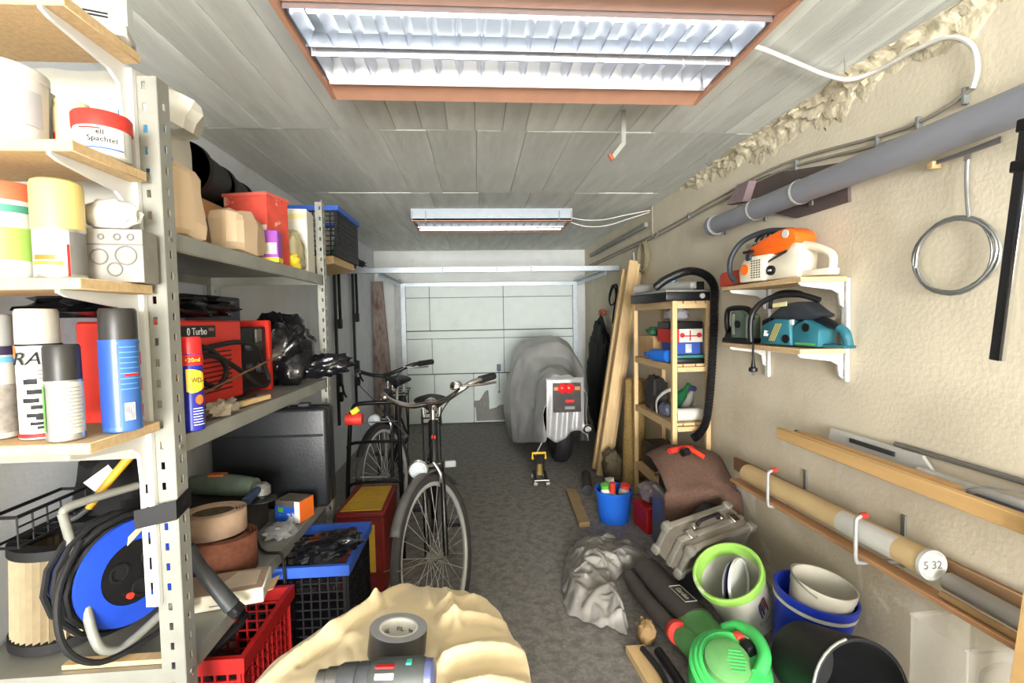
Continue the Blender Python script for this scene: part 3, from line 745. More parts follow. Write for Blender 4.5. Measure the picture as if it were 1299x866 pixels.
t = spray_can('blue and yellow spray can with red cap lettered WD', (-.752, 1.325, ZM), .029, .246, .04, mat('can_navy', (36, 44, 150), .3, .1, .06), mat('cap_red', (214, 36, 34), .4), 32, group='cans on the middle rack shelf')
can_band(.0296, .172, .200, -90, 90).build('red_panel', INKR, t); text('+20ml', .014, YELI, t, Matrix.Translation((.004, 0, .186)), bend=.0312)
mb = MB()
sh = [(-.002, .112), (.030, .104), (.030, .162), (-.002, .166), (-.016, .14)]
vs = [(.0299 * sin(x / .0299), -.0299 * cos(x / .0299), z) for x, z in [(-.012, .105), (0, .100), (.012, .102), (.024, .106), (.034, .112), (.034, .150), (.024, .156), (.012, .160), (0, .163), (-.012, .163)]]
mb.add(vs, [(0, 1, 8, 9), (1, 2, 7, 8), (2, 3, 6, 7), (3, 4, 5, 6)]); mb.build('yellow_shield', YELI, t, smooth=0)
text('WD-', .020, INK, t, Matrix.Translation((.013, 0, .133)), bend=.0330, sx=.62)
mb = MB(); mb.add([(.0299 * sin(.6 + .011 * cos(a) / .0299), -.0299 * cos(.6 + .011 * cos(a) / .0299), .082 + .013 * sin(a)) for a in [2 * pi * i / 14 for i in range(14)]], [tuple(range(14))]); mb.build('orange_spot', ORGI, t, smooth=0)
lines(t, .0296, .012, .062, 7, 2, 60, INKW, .002)
t = spray_can('white spray can with bar code peeking out behind the upright', (-.795, 1.262, ZM), .029, .25, .03, CANW, GREYP, 40, group='cans on the middle rack shelf')
for k in range(9): can_band(.0295, .10, .16, 20 + k * 5, 22.5 + k * 5, 3).build('bar', INK, t)
can_band(.0295, .05, .085, 10, 80).build('red_print', INKR, t); can_band(.0295, .2, .225, 30, 60).build('green_print', GRNI, t)
BLKF = mat('black_film')
soft('black_sheet', 'black plastic sheet spread over the red machine', 'plastic sheet', BLKF, (-.985, 1.56, ZM + .335), (.14, .30, .036), .5, 3, 4, sq=.7, nu=40, nv=20)
t = thing('garbage_bag', 'shiny black garbage bag bulging over the end of the middle shelf', 'bag', (-.90, 2.285, ZM))
MB().blob((0, 0, .15), (.13, .14, .155), .38, 2.0, 48, 30, 12, None, .8, -.148).build('bag_body', BLKF, t, smooth=55)
MB().blob((.165, .035, .075), (.15, .05, .05), .38, 3, 44, 22, 17, (0, -4, 6), .9).build('gathered_neck', BLKF, t, smooth=55)
one(MB().bb(-1.235, -1.13, 1.98, 2.42, ZM, ZM + .40, .006), 'dark_case', mat('dark_blue_plastic', (40, 46, 60), .5), 'dark blue case standing behind the black garbage bag', 'case')
soft('dust_rag', 'grey dusty rag lying before the red machine', 'rag', mat('dusty_rag', (150, 138, 120), .9, 0, .15, 30), (-.775, 1.52, ZM + .022), (.025, .075, .023), .5, 4, 2)
one(MB().box((-.775, 1.70, ZM + .012), (.02, .22, .018), (0, 0, -8), .002), 'wood_strip', WOODP, 'thin wooden strip at the edge of the middle rack shelf', 'strip')

# ------------------------------------------------------------------ lowest visible level of the rack
ZL = SHZ[2] + .0015
HARD = mat('case_black', (30, 32, 35), .38, 0, .1, 30, .08, 120)
t = thing('tool_case', 'large black hard case standing at the far end of the lower shelf', 'case', (-.945, 2.30, ZL))
MB().bb(-.255, .255, -.065, .0, 0, .46, .018, 3).build('front_shell', HARD, t); MB().bb(-.255, .255, .004, .065, 0, .46, .018, 3).build('back_shell', HARD, t)
MB().bb(-.24, .24, -.072, -.064, .33, .34, .003).build('ridge', HARD, t)
for x in (-.14, .14): MB().bb(x - .025, x + .025, -.02, .02, .455, .475, .004).build('latch', DGREY, t)
MB().tube([(-.07, 0, .455), (-.06, 0, .48), (.06, 0, .48), (.07, 0, .455)], .009, 8).build('handle', BLACKP, t)
t = thing('sanding_belt', 'brown sanding belt roll, lower of two stacked', 'sanding belt', (-.895, 1.70, ZL + .002), None, 'sanding belts')
def belt(t, r, h, m, inner):
    mb = MB()
    for k in range(5):
        rr = r - k * .008; mb.sheet(lambda u, v: (rr * (1 + .03 * sin(2 * pi * u * 2 + k)) * cos(2 * pi * u), rr * .8 * sin(2 * pi * u), v * h), 40, 2, wrap=True)
    mb.build('belt', m, t, thick=.0015)
    MB().lathe([(r * .78, .002), (r * .78, h * .9), (0, h * .88)], 24, Matrix.Scale(.8, 4, (0, 1, 0))).build('core', inner, t)
belt(t, .115, .125, mat('belt_brown', (112, 66, 46), .9, 0, .2, 60), mat('belt_core', (96, 84, 66), .9, 0, .3, 30))
t = thing('sanding_belt', 'pale sanding belt roll resting on the brown one', 'sanding belt', (-.915, 1.705, ZL + .131), (0, 0, 20), 'sanding belts')
belt(t, .10, .078, mat('belt_pale', (176, 148, 124), .9, 0, .12, 30), mat('belt_core'))
t = thing('angle_grinder', 'dusty green-grey angle grinder lying behind the sanding belts', 'angle grinder', (-1.02, 2.0, ZL + .15), (0, 0, -4))
one(MB().bb(-1.20, -.90, 1.90, 2.10, ZL, ZL + .146, .004), 'dark_carton', mat('dark_card', (52, 46, 42), .9), 'dark carton under the angle grinder', 'carton')
GG = mat('grinder_green', (92, 104, 92), .55, 0, .2, 20)
MB().tube([(-.14, 0, .05), (-.05, 0, .05), (.04, -.01, .05), (.13, -.02, .045)], lambda u: .036 + .008 * sin(u * pi), 16, sub=4).build('body', GG, t)
MB().lathe([(.022, 0), (.034, .008), (.034, .035), (.02, .05)], 20, xf((.155, -.022, .012))).build('gear_head', STEELD, t)
MB().lathe([(.055, 0), (.055, .003), (.012, .006), (.012, .014)], 30, xf((.155, -.022, -.004), (0, 0, 0))).build('disc', DGREY, t)
MB().cyl((.155, -.05, .045), (.162, -.15, .035), .014, .017).build('side_handle', mat('blue_grip', (54, 70, 100), .6), t)
MB().cyl((-.14, 0, .05), (-.18, .0, .05), .024, .018).build('end_cap', GREYP, t)
MB().bb(-.06, 0, -.02, .02, .088, .096, .002).build('switch', mat('orange_switch', (210, 110, 50), .5), t)
cord('grinder_cord', 'black power cord trailing from the grinder over the shelf edge',
     [(-.885, 1.93, .56), (-.84, 1.86, .532), (-.79, 1.80, .530), (-.752, 1.79, .530), (-.730, 1.789, .526), (-.722, 1.788, .49), (-.72, 1.788, .40), (-.71, 1.789, .2), (-.70, 1.789, .06)], .005)
t = thing('bulb_carton', 'small carton with blue, white and orange print near the black case', 'carton', (-.80, 2.12, ZL), (0, 0, -18))
MB().bb(-.06, .06, -.045, .045, 0, .095, .002).build('box', mat('brown_grey_card', (96, 90, 82), .8), t)
MB().bb(-.06, .035, -.0465, -.0448, .004, .07).build('blue_print', mat('blue_print', (36, 92, 200), .5, 0, .1, 30, col2=(225, 230, 235), mix=(.56, .6)), t, smooth=0)
MB().bb(.035, .06, -.0465, -.0448, .004, .094).build('white_print', INKW, t, smooth=0); MB().bb(.0598, .0615, -.045, .045, .004, .094).build('orange_side', ORGI, t, smooth=0)
MB().bb(-.045, -.02, -.0468, -.045, .045, .065).build('green_print', GRNI, t, smooth=0)
soft('clear_bag', 'small clear bag at the shelf edge before the blue and orange carton', 'bag', mat('bag_clear2', (206, 206, 204), .2, 0, .05, trans=.6, ior=1.2), (-.80, 1.955, ZL + .02), (.055, .055, .022), .4, 3, 5)
t = thing('white_case', 'flat white box hanging over the lower shelf edge', 'box', (-.80, 1.525, ZL), (0, 0, 13))
MB().bb(-.125, .125, -.07, .07, 0, .045, .003).build('box', mat('ivory_card', (224, 216, 194), .7, 0, .04), t)
MB().bb(-.12, .12, -.066, .066, .045, .047).build('lid', mat('dusty_lid', (150, 128, 108), .8, 0, .2, 14), t, smooth=0)
MB().prism([(-.02, -.05), (.10, -.04), (.10, .05), (.03, .055)], .047, .0476).build('pale_print', mat('pale_lid_print', (190, 172, 150), .8), t, smooth=0)
MB().bb(-.02, .03, -.0706, -.0698, .012, .015).build('printed_line', GREYI, t, smooth=0)
t = thing('vacuum_nozzle', 'black vacuum nozzle hanging beside the near rack upright', 'nozzle', (-.785, 1.37, ZL + .075))
MB().tube([(-.02, 0, .16), (0, .01, .10), (.03, .02, .04), (.075, .025, -.03)], lambda u: .017 + .009 * u, 14, sub=4, flat=.8).build('tube', DGREY, t)
MB().box((.085, .027, -.042), (.035, .045, .028), (0, 45, 0), .006).build('mouth', BLACKP, t)
# near end of the lower shelf
REELB = mat('reel_blue', (36, 74, 190), .35, 0, .08, 12)
t = thing('cable_reel', 'blue cable reel with black cable and steel tube frame', 'cable reel', (-.955, 1.335, ZL + .008), (0, 0, 66))
AX = rotm((90, 0, 0))
zc = .195
MB().lathe([(.135, 0), (.135, .01), (.082, .014), (.080, .006)], 40, Matrix.Translation((0, -.04, zc)) @ AX).build('front_flange', REELB, t)
MB().lathe([(.135, 0), (.135, .008), (.05, .008)], 40, Matrix.Translation((0, .06, zc)) @ AX).build('back_flange', REELB, t)
MB().lathe([(.082, 0), (.080, .012), (0, .014)], 36, Matrix.Translation((0, -.042, zc)) @ AX).build('socket_plate', BLACKP, t)
for a in (40, 160, 280):
    p = (.045 * cos(radians(a)), -.057, zc + .045 * sin(radians(a)))
    MB().lathe([(.024, 0), (.024, .004), (.019, .004), (.019, -.004), (0, -.004)], 20, Matrix.Translation(p) @ AX).build('socket', BLACKM, t)
MB().cyl((-.02, -.05, zc - .055), (-.02, -.062, zc - .055), .008, n=12).build('reset_button', mat('button_red', (230, 60, 40), .4), t)
mb = MB(); rg = random.Random(5)
pts = []
for k in range(9 * 16):
    a = 2 * pi * k / 16; r = .112 + .042 * (k / 144) + .006 * sin(k * .7); y = -.028 + .075 * ((k / 16) % 4) / 4
    pts.append((r * cos(a), y, zc + r * sin(a)))
MB().tube(pts, .0075, 6).build('wound_cable', BLACKR, t)
loop = [(-.10, -.02, zc + .12), (-.165, -.05, zc + .03), (-.17, -.07, zc - .09), (-.11, -.085, zc - .165), (.0, -.09, zc - .175), (.06, -.085, zc - .165)]
MB().tube(loop, .0075, 8, sub=6).build('loose_cable', BLACKR, t)
MB().box((.085, -.085, zc - .16), (.055, .035, .035), None, .006).build('plug', BLACKP, t)
MB().tube([(-.085, .075, zc + .17), (-.10, .0, zc + .06), (-.11, -.065, zc - .10), (-.085, -.075, zc - .155), (-.03, -.072, zc - .165), (.12, -.06, zc - .12)], .011, 10, sub=6).build('frame_tube', STEEL, t)
MB().tube([(-.085, .075, zc + .17), (-.06, .075, zc + .185), (.09, .07, zc + .185)], .011, 10, sub=4).build('carry_handle', STEEL, t)
mb = MB(); mb.prism([(-.03, 0), (.035, .02), (.035, .034), (-.02, .02)], 0, .0015, Matrix.Translation((.01, -.0545, zc + .085)) @ rotm((90, -18, 0))); mb.build('label', mat('cream_label', (224, 206, 170), .7), t, smooth=0)
t = thing('air_filter', 'round pleated air filter standing at the left end of the lower shelf', 'air filter', (-1.16, 1.395, ZL + .008), (0, 3, 0))
mb = MB(); n = 40
def pleat(u, v):
    a = 2 * pi * u; r = .098 + (.009 if int(round(u * 2 * n)) % 2 else -.006)
    return (r * cos(a), r * sin(a), .02 + v * .23)
mb.sheet(pleat, 2 * n, 2, wrap=True); mb.build('pleats', mat('filter_paper', (160, 146, 118), .9, 0, .1, 30), t, smooth=0)
for z in (0, .245): MB().lathe([(.075, z), (.112, z), (.112, z + .025), (.075, z + .025)], 40, close=True).build('end_ring', BLACKR, t)
soft('tool_holdall', 'black holdall behind the cable reel', 'bag', BLACKM, (-1.15, 1.645, ZL + .23), (.12, .125, .23), .15, 2.4, 7)
t = thing('hand_saw', 'saw with yellow handle leaning over the black holdall', 'saw', (-1.03, 1.46, ZL + .36))
MB().tube([(-.06, -.05, -.02), (-.02, -.02, .05), (.03, .02, .13), (.035, .035, .155)], lambda u: .009 + .006 * u, 10, sub=4).build('handle', mat('tool_yellow', (220, 164, 40), .5, 0, .1), t)
MB().prism([(0, 0), (.05, .035), (.03, .07), (-.025, .03)], -.002, .002, xf((-.055, -.03, .02), (75, 0, 30))).build('tag', mat('pale_tag', (206, 200, 190), .8), t, smooth=0)
MB().tube([(-.06, -.05, -.02), (-.085, -.06, -.04), (-.105, -.065, -.045)], .007, 8, sub=3).build('blade_back', DGREY, t)
def basket():
    mb = MB(); x0, x1, y0, y1, z0, z1 = -1.232, -1.165, 1.285, 1.50, ZL + .292, ZL + .37
    for i in range(6):
        y = y0 + (y1 - y0) * i / 5; mb.tube([(x1, y, z1), (x1, y, z0), (x0, y, z0)], .0025, 5)
    for j in range(4):
        z = z0 + (z1 - z0) * j / 3; mb.tube([(x1, y0, z), (x1, y1, z)], .003, 5)
    mb.tube([(x0, y0, z1), (x1, y0, z1), (x1, y1, z1), (x0, y1, z1)], .005, 6, closed=True)
    mb.tube([(x0, y0, z0), (x1, y0, z0), (x1, y1, z0), (x0, y1, z0)], .004, 6, closed=True)
    return mb
one(basket(), 'wire_basket', BLACKP, 'black wire basket on top of the round air filter', 'basket')
one(MB().bb(-1.04, -.80, 1.235, 1.265, ZL, ZL + .012, .001), 'wood_offcut', WOODP, 'pale wooden offcut under the cable reel frame', 'wood')

# ------------------------------------------------------------------ rods hanging on the left wall
for i, (y, lb) in enumerate(((4.50, 'black roof carrier rod hanging on the left wall, nearer one'), (5.15, 'black roof carrier rod hanging on the left wall, farther one'))):
    t = thing('carrier_rod', lb, 'carrier rod', (X0 + .03, y, .42 + .06 * i), None, 'black carrier rods on the left wall')
    MB().bb(-.012, .012, -.018, .018, 0, 1.42, .004).build('rail', BLACKP, t)
    MB().tube([(.02, .06, 1.40), (.02, .065, 1.2), (.02, .07, .98), (.02, .045, .93)], .014, 8, sub=3).build('arm', BLACKM, t)
    MB().tube([(.02, -.02, 1.44), (.02, .03, 1.46), (.02, .06, 1.40)], .014, 8, sub=3).build('hinge', BLACKM, t)
    MB().box((.02, .06, .93), (.04, .05, .09), None, .008).build('clamp', BLACKP, t)
    MB().box((.02, .0, .42), (.045, .06, .12), None, .01).build('clamp', BLACKP, t)
    MB().box((.02, .02, .26), (.04, .05, .09), None, .01).build('clamp', BLACKP, t)
    MB().tube([(.03, .02, .40), (.06, -.05, .32), (.10, -.12, .28)], .010, 8, sub=3).build('strap', BLACKR, t)
    MB().cyl((-.03, 0, 1.41), (.03, 0, 1.41), .006, n=8).build('wall_peg', STEELD, t)
one(MB().blob((X0 + .10, 4.9, 1.965), (.08, .42, .018), .5, 4, 30, 12, 5, None, .8), 'black_strap', BLACKM, 'black strap bundle lying along the top of the carrier rods', 'strap', smooth=50)

# weathered boards in the back-left corner
WEATH = mat('weathered_board', (142, 130, 122), .9, 0, .2, 18, .3, 40, stretch=(2, 2, .6), col2=(112, 84, 76), mix=(.5, .62))
one(MB().prism([(-.10, 0), (.13, 0), (.09, .9), (.03, 1.86), (-.10, 1.86)], 0, .04, Matrix(((1, 0, 0, -1.19), (0, 0, -1, 6.2), (0, 1, 0, .0015), (0, 0, 0, 1)))), 'weathered_board', WEATH,
    'weathered wide board standing in the back left corner', 'board', smooth=0)
one(MB().bb(-1.04, -.96, 6.32, 6.35, .0015, 1.9, .002), 'grey_lath', mat('grey_paint', (186, 188, 188), .8), 'pale grey lath beside the left door rail', 'lath')
# ------------------------------------------------------------------ garage door rails
GALV = mat('rail_zinc', (172, 180, 186), .4, .7, .1, 20)
t = thing('door_track', 'galvanised garage door track with crossbar under the ceiling', 'door track', (0.18, 5.6, 0))
MB().bb(X0 + .01, X1 - .004, 4.83, 4.87, 1.845, 1.888).build('crossbar', GALV, t, world=True, smooth=0)
MB().bb(X0 + .01, X1 - .004, 4.815, 4.88, 1.838, 1.845).build('crossbar_flange', GALV, t, world=True, smooth=0)
for x in (-.32, .22, .56):
    MB().cyl((x, 4.825, 1.874), (x, 4.832, 1.874), .008, n=8).build('bolt', BLACKP, t, world=True)
    MB().cyl((x, 4.825, 1.852), (x, 4.832, 1.852), .008, n=8).build('bolt', BLACKP, t, world=True)
for x, s in ((-.955, 1), (1.33, -1)):
    MB().bb(min(x, x + s * .05), max(x, x + s * .05), 4.88, 6.30, 1.842, 1.85).bb(x - .003, x + .003, 4.88, 6.30, 1.80, 1.85).build('track', GALV, t, world=True, smooth=0)
    MB().bb(min(x, x + s * .055), max(x, x + s * .055), 6.28, 6.34, 0.0015, 1.84).build('post', GALV, t, world=True, smooth=0)
MB().bb(-.93, 1.30, 6.27, 6.31, 1.80, 1.845).build('top_rail', GALV, t, world=True, smooth=0)
# thin handle bar and hanging pull on the door
t = thing('pull_cord', 'thin pull cord with small wooden bead on the garage door', 'pull cord', (.285, 6.32, .40))
MB().cyl((0, 0, .02), (0, 0, .30), .004, n=6).build('cord', DGREY, t); MB().blob((0, 0, .012), (.018, .018, .018), 0, 1, 12, 8).build('bead', CARD, t)
MB().box((0, .01, .33), (.05, .02, .09), None, .005).build('handle', mat('blue_grey', (96, 112, 134), .5), t)

# ------------------------------------------------------------------ bicycles
ALLOY = mat('alloy', (188, 188, 187), .4, .35, .05)
def wheel(parent, cy, cz, R, M, name, tyre=.020, spokes=28):
    """wheel in the local YZ plane, optionally turned by M"""
    c = Vector((0, cy, cz))
    def tor(r, k, n=48, prof=None):
        mb = MB(); pts = [M @ (c + Vector((0, r * cos(2 * pi * i / n), r * sin(2 * pi * i / n)))) for i in range(n)]
        return mb.tube(pts, k, 8, closed=True)
    w = tor(R - tyre, tyre).build(name, mat('tyre', (52, 50, 50), .75, 0, .2, 40), parent)
    tor(R - tyre * 2 - .006, .012).build('rim', ALLOY, w)
    MB().cyl(M @ (c + Vector((-.04, 0, 0))), M @ (c + Vector((.04, 0, 0))), .02, n=12).build('hub', STEELD, w)
    sp = None
    for i in range(spokes):
        a = 2 * pi * i / spokes; s = -1 if i % 2 else 1; a2 = a + s * .55
        p0 = M @ (c + Vector((s * .025, .018 * cos(a2), .018 * sin(a2)))); p1 = M @ (c + Vector((0, (R - .05) * cos(a), (R - .05) * sin(a))))
        MB().cyl(p0, p1,   .0013, n=4).build('spoke', ALLOY, w, smooth=0)
    return w
def fender(parent, cy, cz, R, M, a0, a1, m, w=.022):
    mb = MB()
    def fn(u, v):
        a = radians(a0 + (a1 - a0) * u); b = (v - .5) * 2
        r = R - .012 * b * b
        return M @ Vector((w * b, cy + r * cos(a), cz + r * sin(a)))
    return mb.sheet(fn, 26, 7).build('mudguard', m, parent, thick=.0015)
def steer(angle, A, D):
    return Matrix.Translation(A) @ Matrix.Rotation(radians(angle), 4, D) @ Matrix.Translation(-A)
def bicycle(label, loc, rz, ang, frame, stemz, style, lean=0):
    t = thing('bicycle', label, 'bicycle', loc, (0, lean, rz))
    I = Matrix.Identity(4); A = Vector((0, -.40, .74)); D = Vector((0, .34, .94)).normalized()
    S = steer(ang, A, D); R = .35; cf, cr = -.545, .545
    wheel(t, cf, R, R, S, 'front_wheel'); wheel(t, cr, R, R, I, 'rear_wheel')
    fm = frame if style == 'race' else mat('mudguard_grey', (84, 82, 80), .5, .2, .15, 20)
    fender(t, cf, R, R + .016, S, 34, 142, fm); fender(t, cr, R, R + .016, I, -20, 175, fm)
    def tb(name, pts, r, m, M=I, sub=0, n=10):
        return MB().tube([M @ Vector(p) for p in pts], r, n, sub=sub).build(name, m, t)
    top = A + D * .17
    tb('head_tube', [A - D * .02, top], .022, frame)
    # fork
    for s in (-1, 1):
        tb('fork_blade', [A + Vector((s * .03, 0, -.02)) - D * .02, A + Vector((s * .045, -.01, 0)) - D * .14, (s * .045, cf + .02, R + .06), (s * .045, cf, R)], .012, frame, S, 4)
    tb('fork_crown', [A + Vector((-.04, 0, 0)) - D * .03, A + Vector((.04, 0, 0)) - D * .03], .016, CHROME if style == 'city' else frame, S)
    # main frame
    bb = Vector((0, .06, .28)); st = Vector((0, .20, .72))
    if style == 'city': tb('top_tube', [top - D * .10, Vector((0, -.10, .56)), bb + (st - bb) * .35], .016, frame, sub=5)
    else: tb('top_tube', [top - D * .03, st], .015, frame)
    tb('down_tube', [A, bb], .018, frame); tb('seat_tube', [bb, st], .016, frame)
    for s in (-1, 1):
        tb('chain_stay', [bb, (s * .05, cr, R)], .010, frame); tb('seat_stay', [st - Vector((0, .01, .05)), (s * .05, cr, R)], .008, frame)
    tb('seat_post', [st, st + Vector((0, .035, .12))], .013, CHROME)
    # saddle
    sz = st + Vector((0, .045, .15))
    mb = MB()
    def sad(u, v):
        a = 2 * pi * u; y = (v - .5) * .27; w = .022 + .092 * max(0, (v - .25) / .75) ** .9 * (1 if v < .93 else 1 - (v - .93) * 6)
        return (sz.x + w * cos(a), sz.y + y, sz.z + .035 * sin(a) * (1 if v > .02 else 0) + .012 * v)
    mb.sheet(sad, 20, 14, wrap=True); mb.build('saddle', mat('saddle_black', (26, 24, 24), .5, 0, .1), t, smooth=60)
    for s in (-1, 1): tb('saddle_spring', [sz + Vector((s * .05, .09, -.03)), sz + Vector((s * .045, .09, -.085))], .016, CHROME)
    # crank, pedals, chain case
    for s in (-1, 1):
        tb('crank', [bb + Vector((s * .06, 0, 0)), bb + Vector((s * .07, s * .12, -s * .10))], .009, STEEL)
        c = bb + Vector((s * .11, s * .12, -s * .10)); MB().box(c, (.08, .07, .022), None, .004).build('pedal', BLACKP, t)
    mb = MB(); mb.lathe([(.10, 0), (.10, .01), (0, .012)], 28, Matrix.Translation(bb + Vector((-.05, 0, 0))) @ rotm((0, 90, 0))); mb.build('chain_ring', frame, t)
    # rear carrier
    cm = BLACKM
    for s in (-1, 1):
        tb('carrier_rail', [(s * .055, .28, .74), (s * .06, .55, .745), (s * .05, .82, .74)], .006, cm); tb('carrier_stay', [(s * .055, .62, .74), (s * .055, cr, R)], .005, cm)
    for y in (.34, .5, .66, .82): tb('carrier_bar', [(-.058, y, .743), (.058, y, .743)], .005, cm)
    # stem and handlebar
    hb = A + D * (stemz)
    tb('stem', [top, hb], .013, CHROME, S)
    tb('stem_clamp', [hb - D * .03, hb + D * .02, hb + Vector((0, -.045, .02))], .019, CHROME if style == 'city' else BLACKP, S, 3)
    hb = hb + Vector((0, -.05, .02))
    if style == 'city':
        for s in (-1, 1):
            tb('handlebar', [hb, hb + Vector((s * .08, -.005, .0)), hb + Vector((s * .17, -.01, .035)), hb + Vector((s * .225, .02, .062)), hb + Vector((s * .26, .07, .066))], .0125, CHROME, S, 5)
            tb('grip', [hb + Vector((s * .255, .06, .066)), hb + Vector((s * .285, .17, .062))], .0175, BLACKR, S)
            tb('brake_lever', [hb + Vector((s * .20, -.02, .06)), hb + Vector((s * .265, .05, .045)), hb + Vector((s * .30, .14, .035))], .006, CHROME, S, 4)
        MB().lathe([(.0, .036), (.018, .034), (.028, .02), (.030, .006), (.024, 0), (0, 0)], 20, S @ Matrix.Translation(hb + Vector((.165, -.01, .05)))).build('bell', CHROME, t)
    else:
        for s in (-1, 1):
            tb('handlebar', [hb, hb + Vector((s * .09, -.01, .02)), hb + Vector((s * .20, .03, .05)), hb + Vector((s * .25, .09, .05))], .013, BLACKP, S, 5)
            tb('grip', [hb + Vector((s * .235, .07, .05)), hb + Vector((s * .29, .18, .045))], .019, BLACKR, S)
            tb('brake_lever', [hb + Vector((s * .16, -.02, .05)), hb + Vector((s * .23, .02, .03)), hb + Vector((s * .28, .11, .02))], .006, STEELD, S, 4)
    # headlight
    hl = A + Vector((-.07, -.10, -.02))
    m4 = Matrix.Translation(hl) @ rotm((90, 0, 0))
    l = MB().lathe([(.0, -.05), (.022, -.045), (.042, -.01), (.045, .012), (.041, .016)], 24, m4).build('headlight', CHROME, t)
    MB().lathe([(.041, .014), (.024, .024), (0, .027)], 24, m4).build('lens', mat('lamp_glass', (160, 166, 170), .1, 0, .15, 60, .3, 150), l)
    tb('lamp_bracket', [A + Vector((0, -.02, -.03)), hl + Vector((.01, .03, 0))], .006, STEELD)
    # brake arms, cables, dynamo
    for s in (-1, 1): tb('brake_arm', [A + Vector((s * .015, -.045, -.01)), A + Vector((s * .042, -.05, -.06)), A + Vector((s * .036, -.05, -.11))], .008, CHROME, S, 3)
    for s in (-1, 1): tb('brake_cable', [hb + Vector((s * .19, -.03, .05)), hb + Vector((s * .13, -.12, -.02)), hb + Vector((s * .05, -.10, -.14)), A + Vector((0, -.05, .02))], .0028, BLACKP, S, 6, 5)
    tb('fender_stay', [(-.05, cf, R), (-.028, cf - .34, R + .12)], .002, CHROME, S, 0, 4); tb('fender_stay', [(.05, cf, R), (.028, cf - .34, R + .12)], .002, CHROME, S, 0, 4)
    if style == 'city':
        MB().box(top - D * .075 + Vector((0, -.0235, 0)), (.018, .003, .026), (20, 0, 0), .001).build('red_badge', mat('badge_red', (206, 60, 60), .4), t)
        MB().box(S @ (A + Vector((.085, -.02, -.03))), (.05, .02, .03), None, .004).build('reflector', GREYP, t)
    MB().tube([(.06, .12, .10), (.11, .14, .012)], .008, 8).build('kickstand', STEELD, t)
    return t
bicycle('black city bicycle with chrome swept handlebar and front wheel turned toward the camera', (-.247, 2.607, .001), 6, -28, BLACKG, .24, 'city')
bicycle('black bicycle leaning farther back behind the tubular frame', (-.635, 3.70, .001), 3, -20, BLACKM, .25, 'race')

# black tubular frame with red sleeve
t = thing('tubular_frame', 'black tubular trolley frame with red sleeve between rack and bicycles', 'trolley frame', (-.58, 2.74, 0))
MB().tube([(-.745, 2.745, .0095), (-.742, 2.745, .40), (-.715, 2.74, .80), (-.70, 2.74, .87), (-.66, 2.74, .91), (-.45, 2.745, .912)], .012, 10, sub=5).build('frame_tube', BLACKG, t, world=True)
MB().tube([(-.45, 2.745, .912), (-.445, 2.75, .60), (-.44, 2.75, .0095)], .012, 10, sub=5).build('frame_tube', BLACKG, t, world=True)
for z in (.69, .46): MB().tube([(-.735, 2.742, z - .03), (-.69, 2.74, z), (-.445, 2.745, z)], .009, 8, sub=4).build('crossbar', BLACKG, t, world=True)
MB().tube([(-.728, 2.742, .80), (-.445, 2.745, .805)], .004, 8).build('thin_bar', DGREY, t, world=True)
MB().cyl((-.735, 2.735, .825), (-.645, 2.735, .825), .033, .033, 16).build('red_sleeve', REDP, t, world=True)
MB().cyl((-.70, 2.735, .86), (-.665, 2.735, .885), .02, .015, 12).build('yellow_cap', YELI, t, world=True)

# ------------------------------------------------------------------ cloth heap in the foreground
CLOTH = mat('cream_cloth', (208, 188, 148), .85, 0, .06, 8, .12, 18, sheen=.2)
OUT = [(.10, .96), (.098, 1.054), (.064, 1.157), (.038, 1.243), (-.024, 1.313), (-.08, 1.343), (-.206, 1.377), (-.307, 1.327), (-.411, 1.19), (-.468, 1.097), (-.49, 1.0), (-.50, .75), (-.44, .58), (-.2, .53), (.03, .58), (.10, .75)]
CC = Vector((-.19, .95)); OC = [Vector((p.x, p.y)) for p in catmull([(x, y, 0) for x, y in OUT], 8, True)]
def seg_d(p, a, b):
    ab = b - a; t = max(0, min(1, (p - a).dot(ab) / ab.length_squared)); return (p - a - ab * t).length
FOLDS = [((-.20, 1.37), (-.27, 1.22), .020, .013), ((-.27, 1.22), (-.45, .98), .024, .015), ((-.24, 1.22), (-.38, 1.02), -.010, .012), ((-.10, 1.31), (-.06, 1.10), .016, .013), ((.02, 1.28), (-.10, 1.19), .018, .012),
         ((.08, 1.17), (-.09, 1.12), .020, .014), ((.085, 1.12), (-.07, 1.05), -.010, .012), ((.10, 1.06), (-.08, .98), .022, .014), ((.11, .96), (-.06, .90), .02, .014), ((.10, 1.0), (-.02, .95), -.012, .012), ((-.02, 1.24), (-.10, 1.14), .012, .009),
         ((-.40, 1.12), (-.30, 1.10), .008, .02), ((-.15, 1.33), (-.13, 1.2), .009, .01)]
def cl(u, v):
    k = u * len(OC); i = int(k) % len(OC); f = k - int(k); e = OC[i] * (1 - f) + OC[(i + 1) % len(OC)] * f
    if v <= .72:
        q = v / .72; p = CC + (e - CC) * q
        z = .655 - .05 * q ** 5
        for a, b, h, w in FOLDS:
            d = seg_d(p, Vector(a), Vector(b)); z += h * 1.25 * math.exp(-(d / (w * 1.0)) ** 2) * (1 - .75 * q ** 5)
        z += .006 * noise.noise(Vector((p.x * 9, p.y * 9, 2))) + .005 * abs(noise.noise(Vector((p.x * 30, p.y * 16, 5))))
    else:
        q = (v - .72) / .28; ang = u * 2 * pi
        out = (.012 + .03 * q) * (1 + .8 * sin(ang * 19 + 2 * noise.noise(Vector((u * 9, 0, 0))))) * min(1, q * 2.2)
        p = e + (e - CC).normalized() * out; z0 = .605
        for a, b, h, w in FOLDS:
            z0 += h * .25 * math.exp(-(seg_d(e, Vector(a), Vector(b)) / (w * 1.15)) ** 2) * (1 - q)
        z = z0 * (1 - q) + .004 * q
    return (p.x, p.y, z)
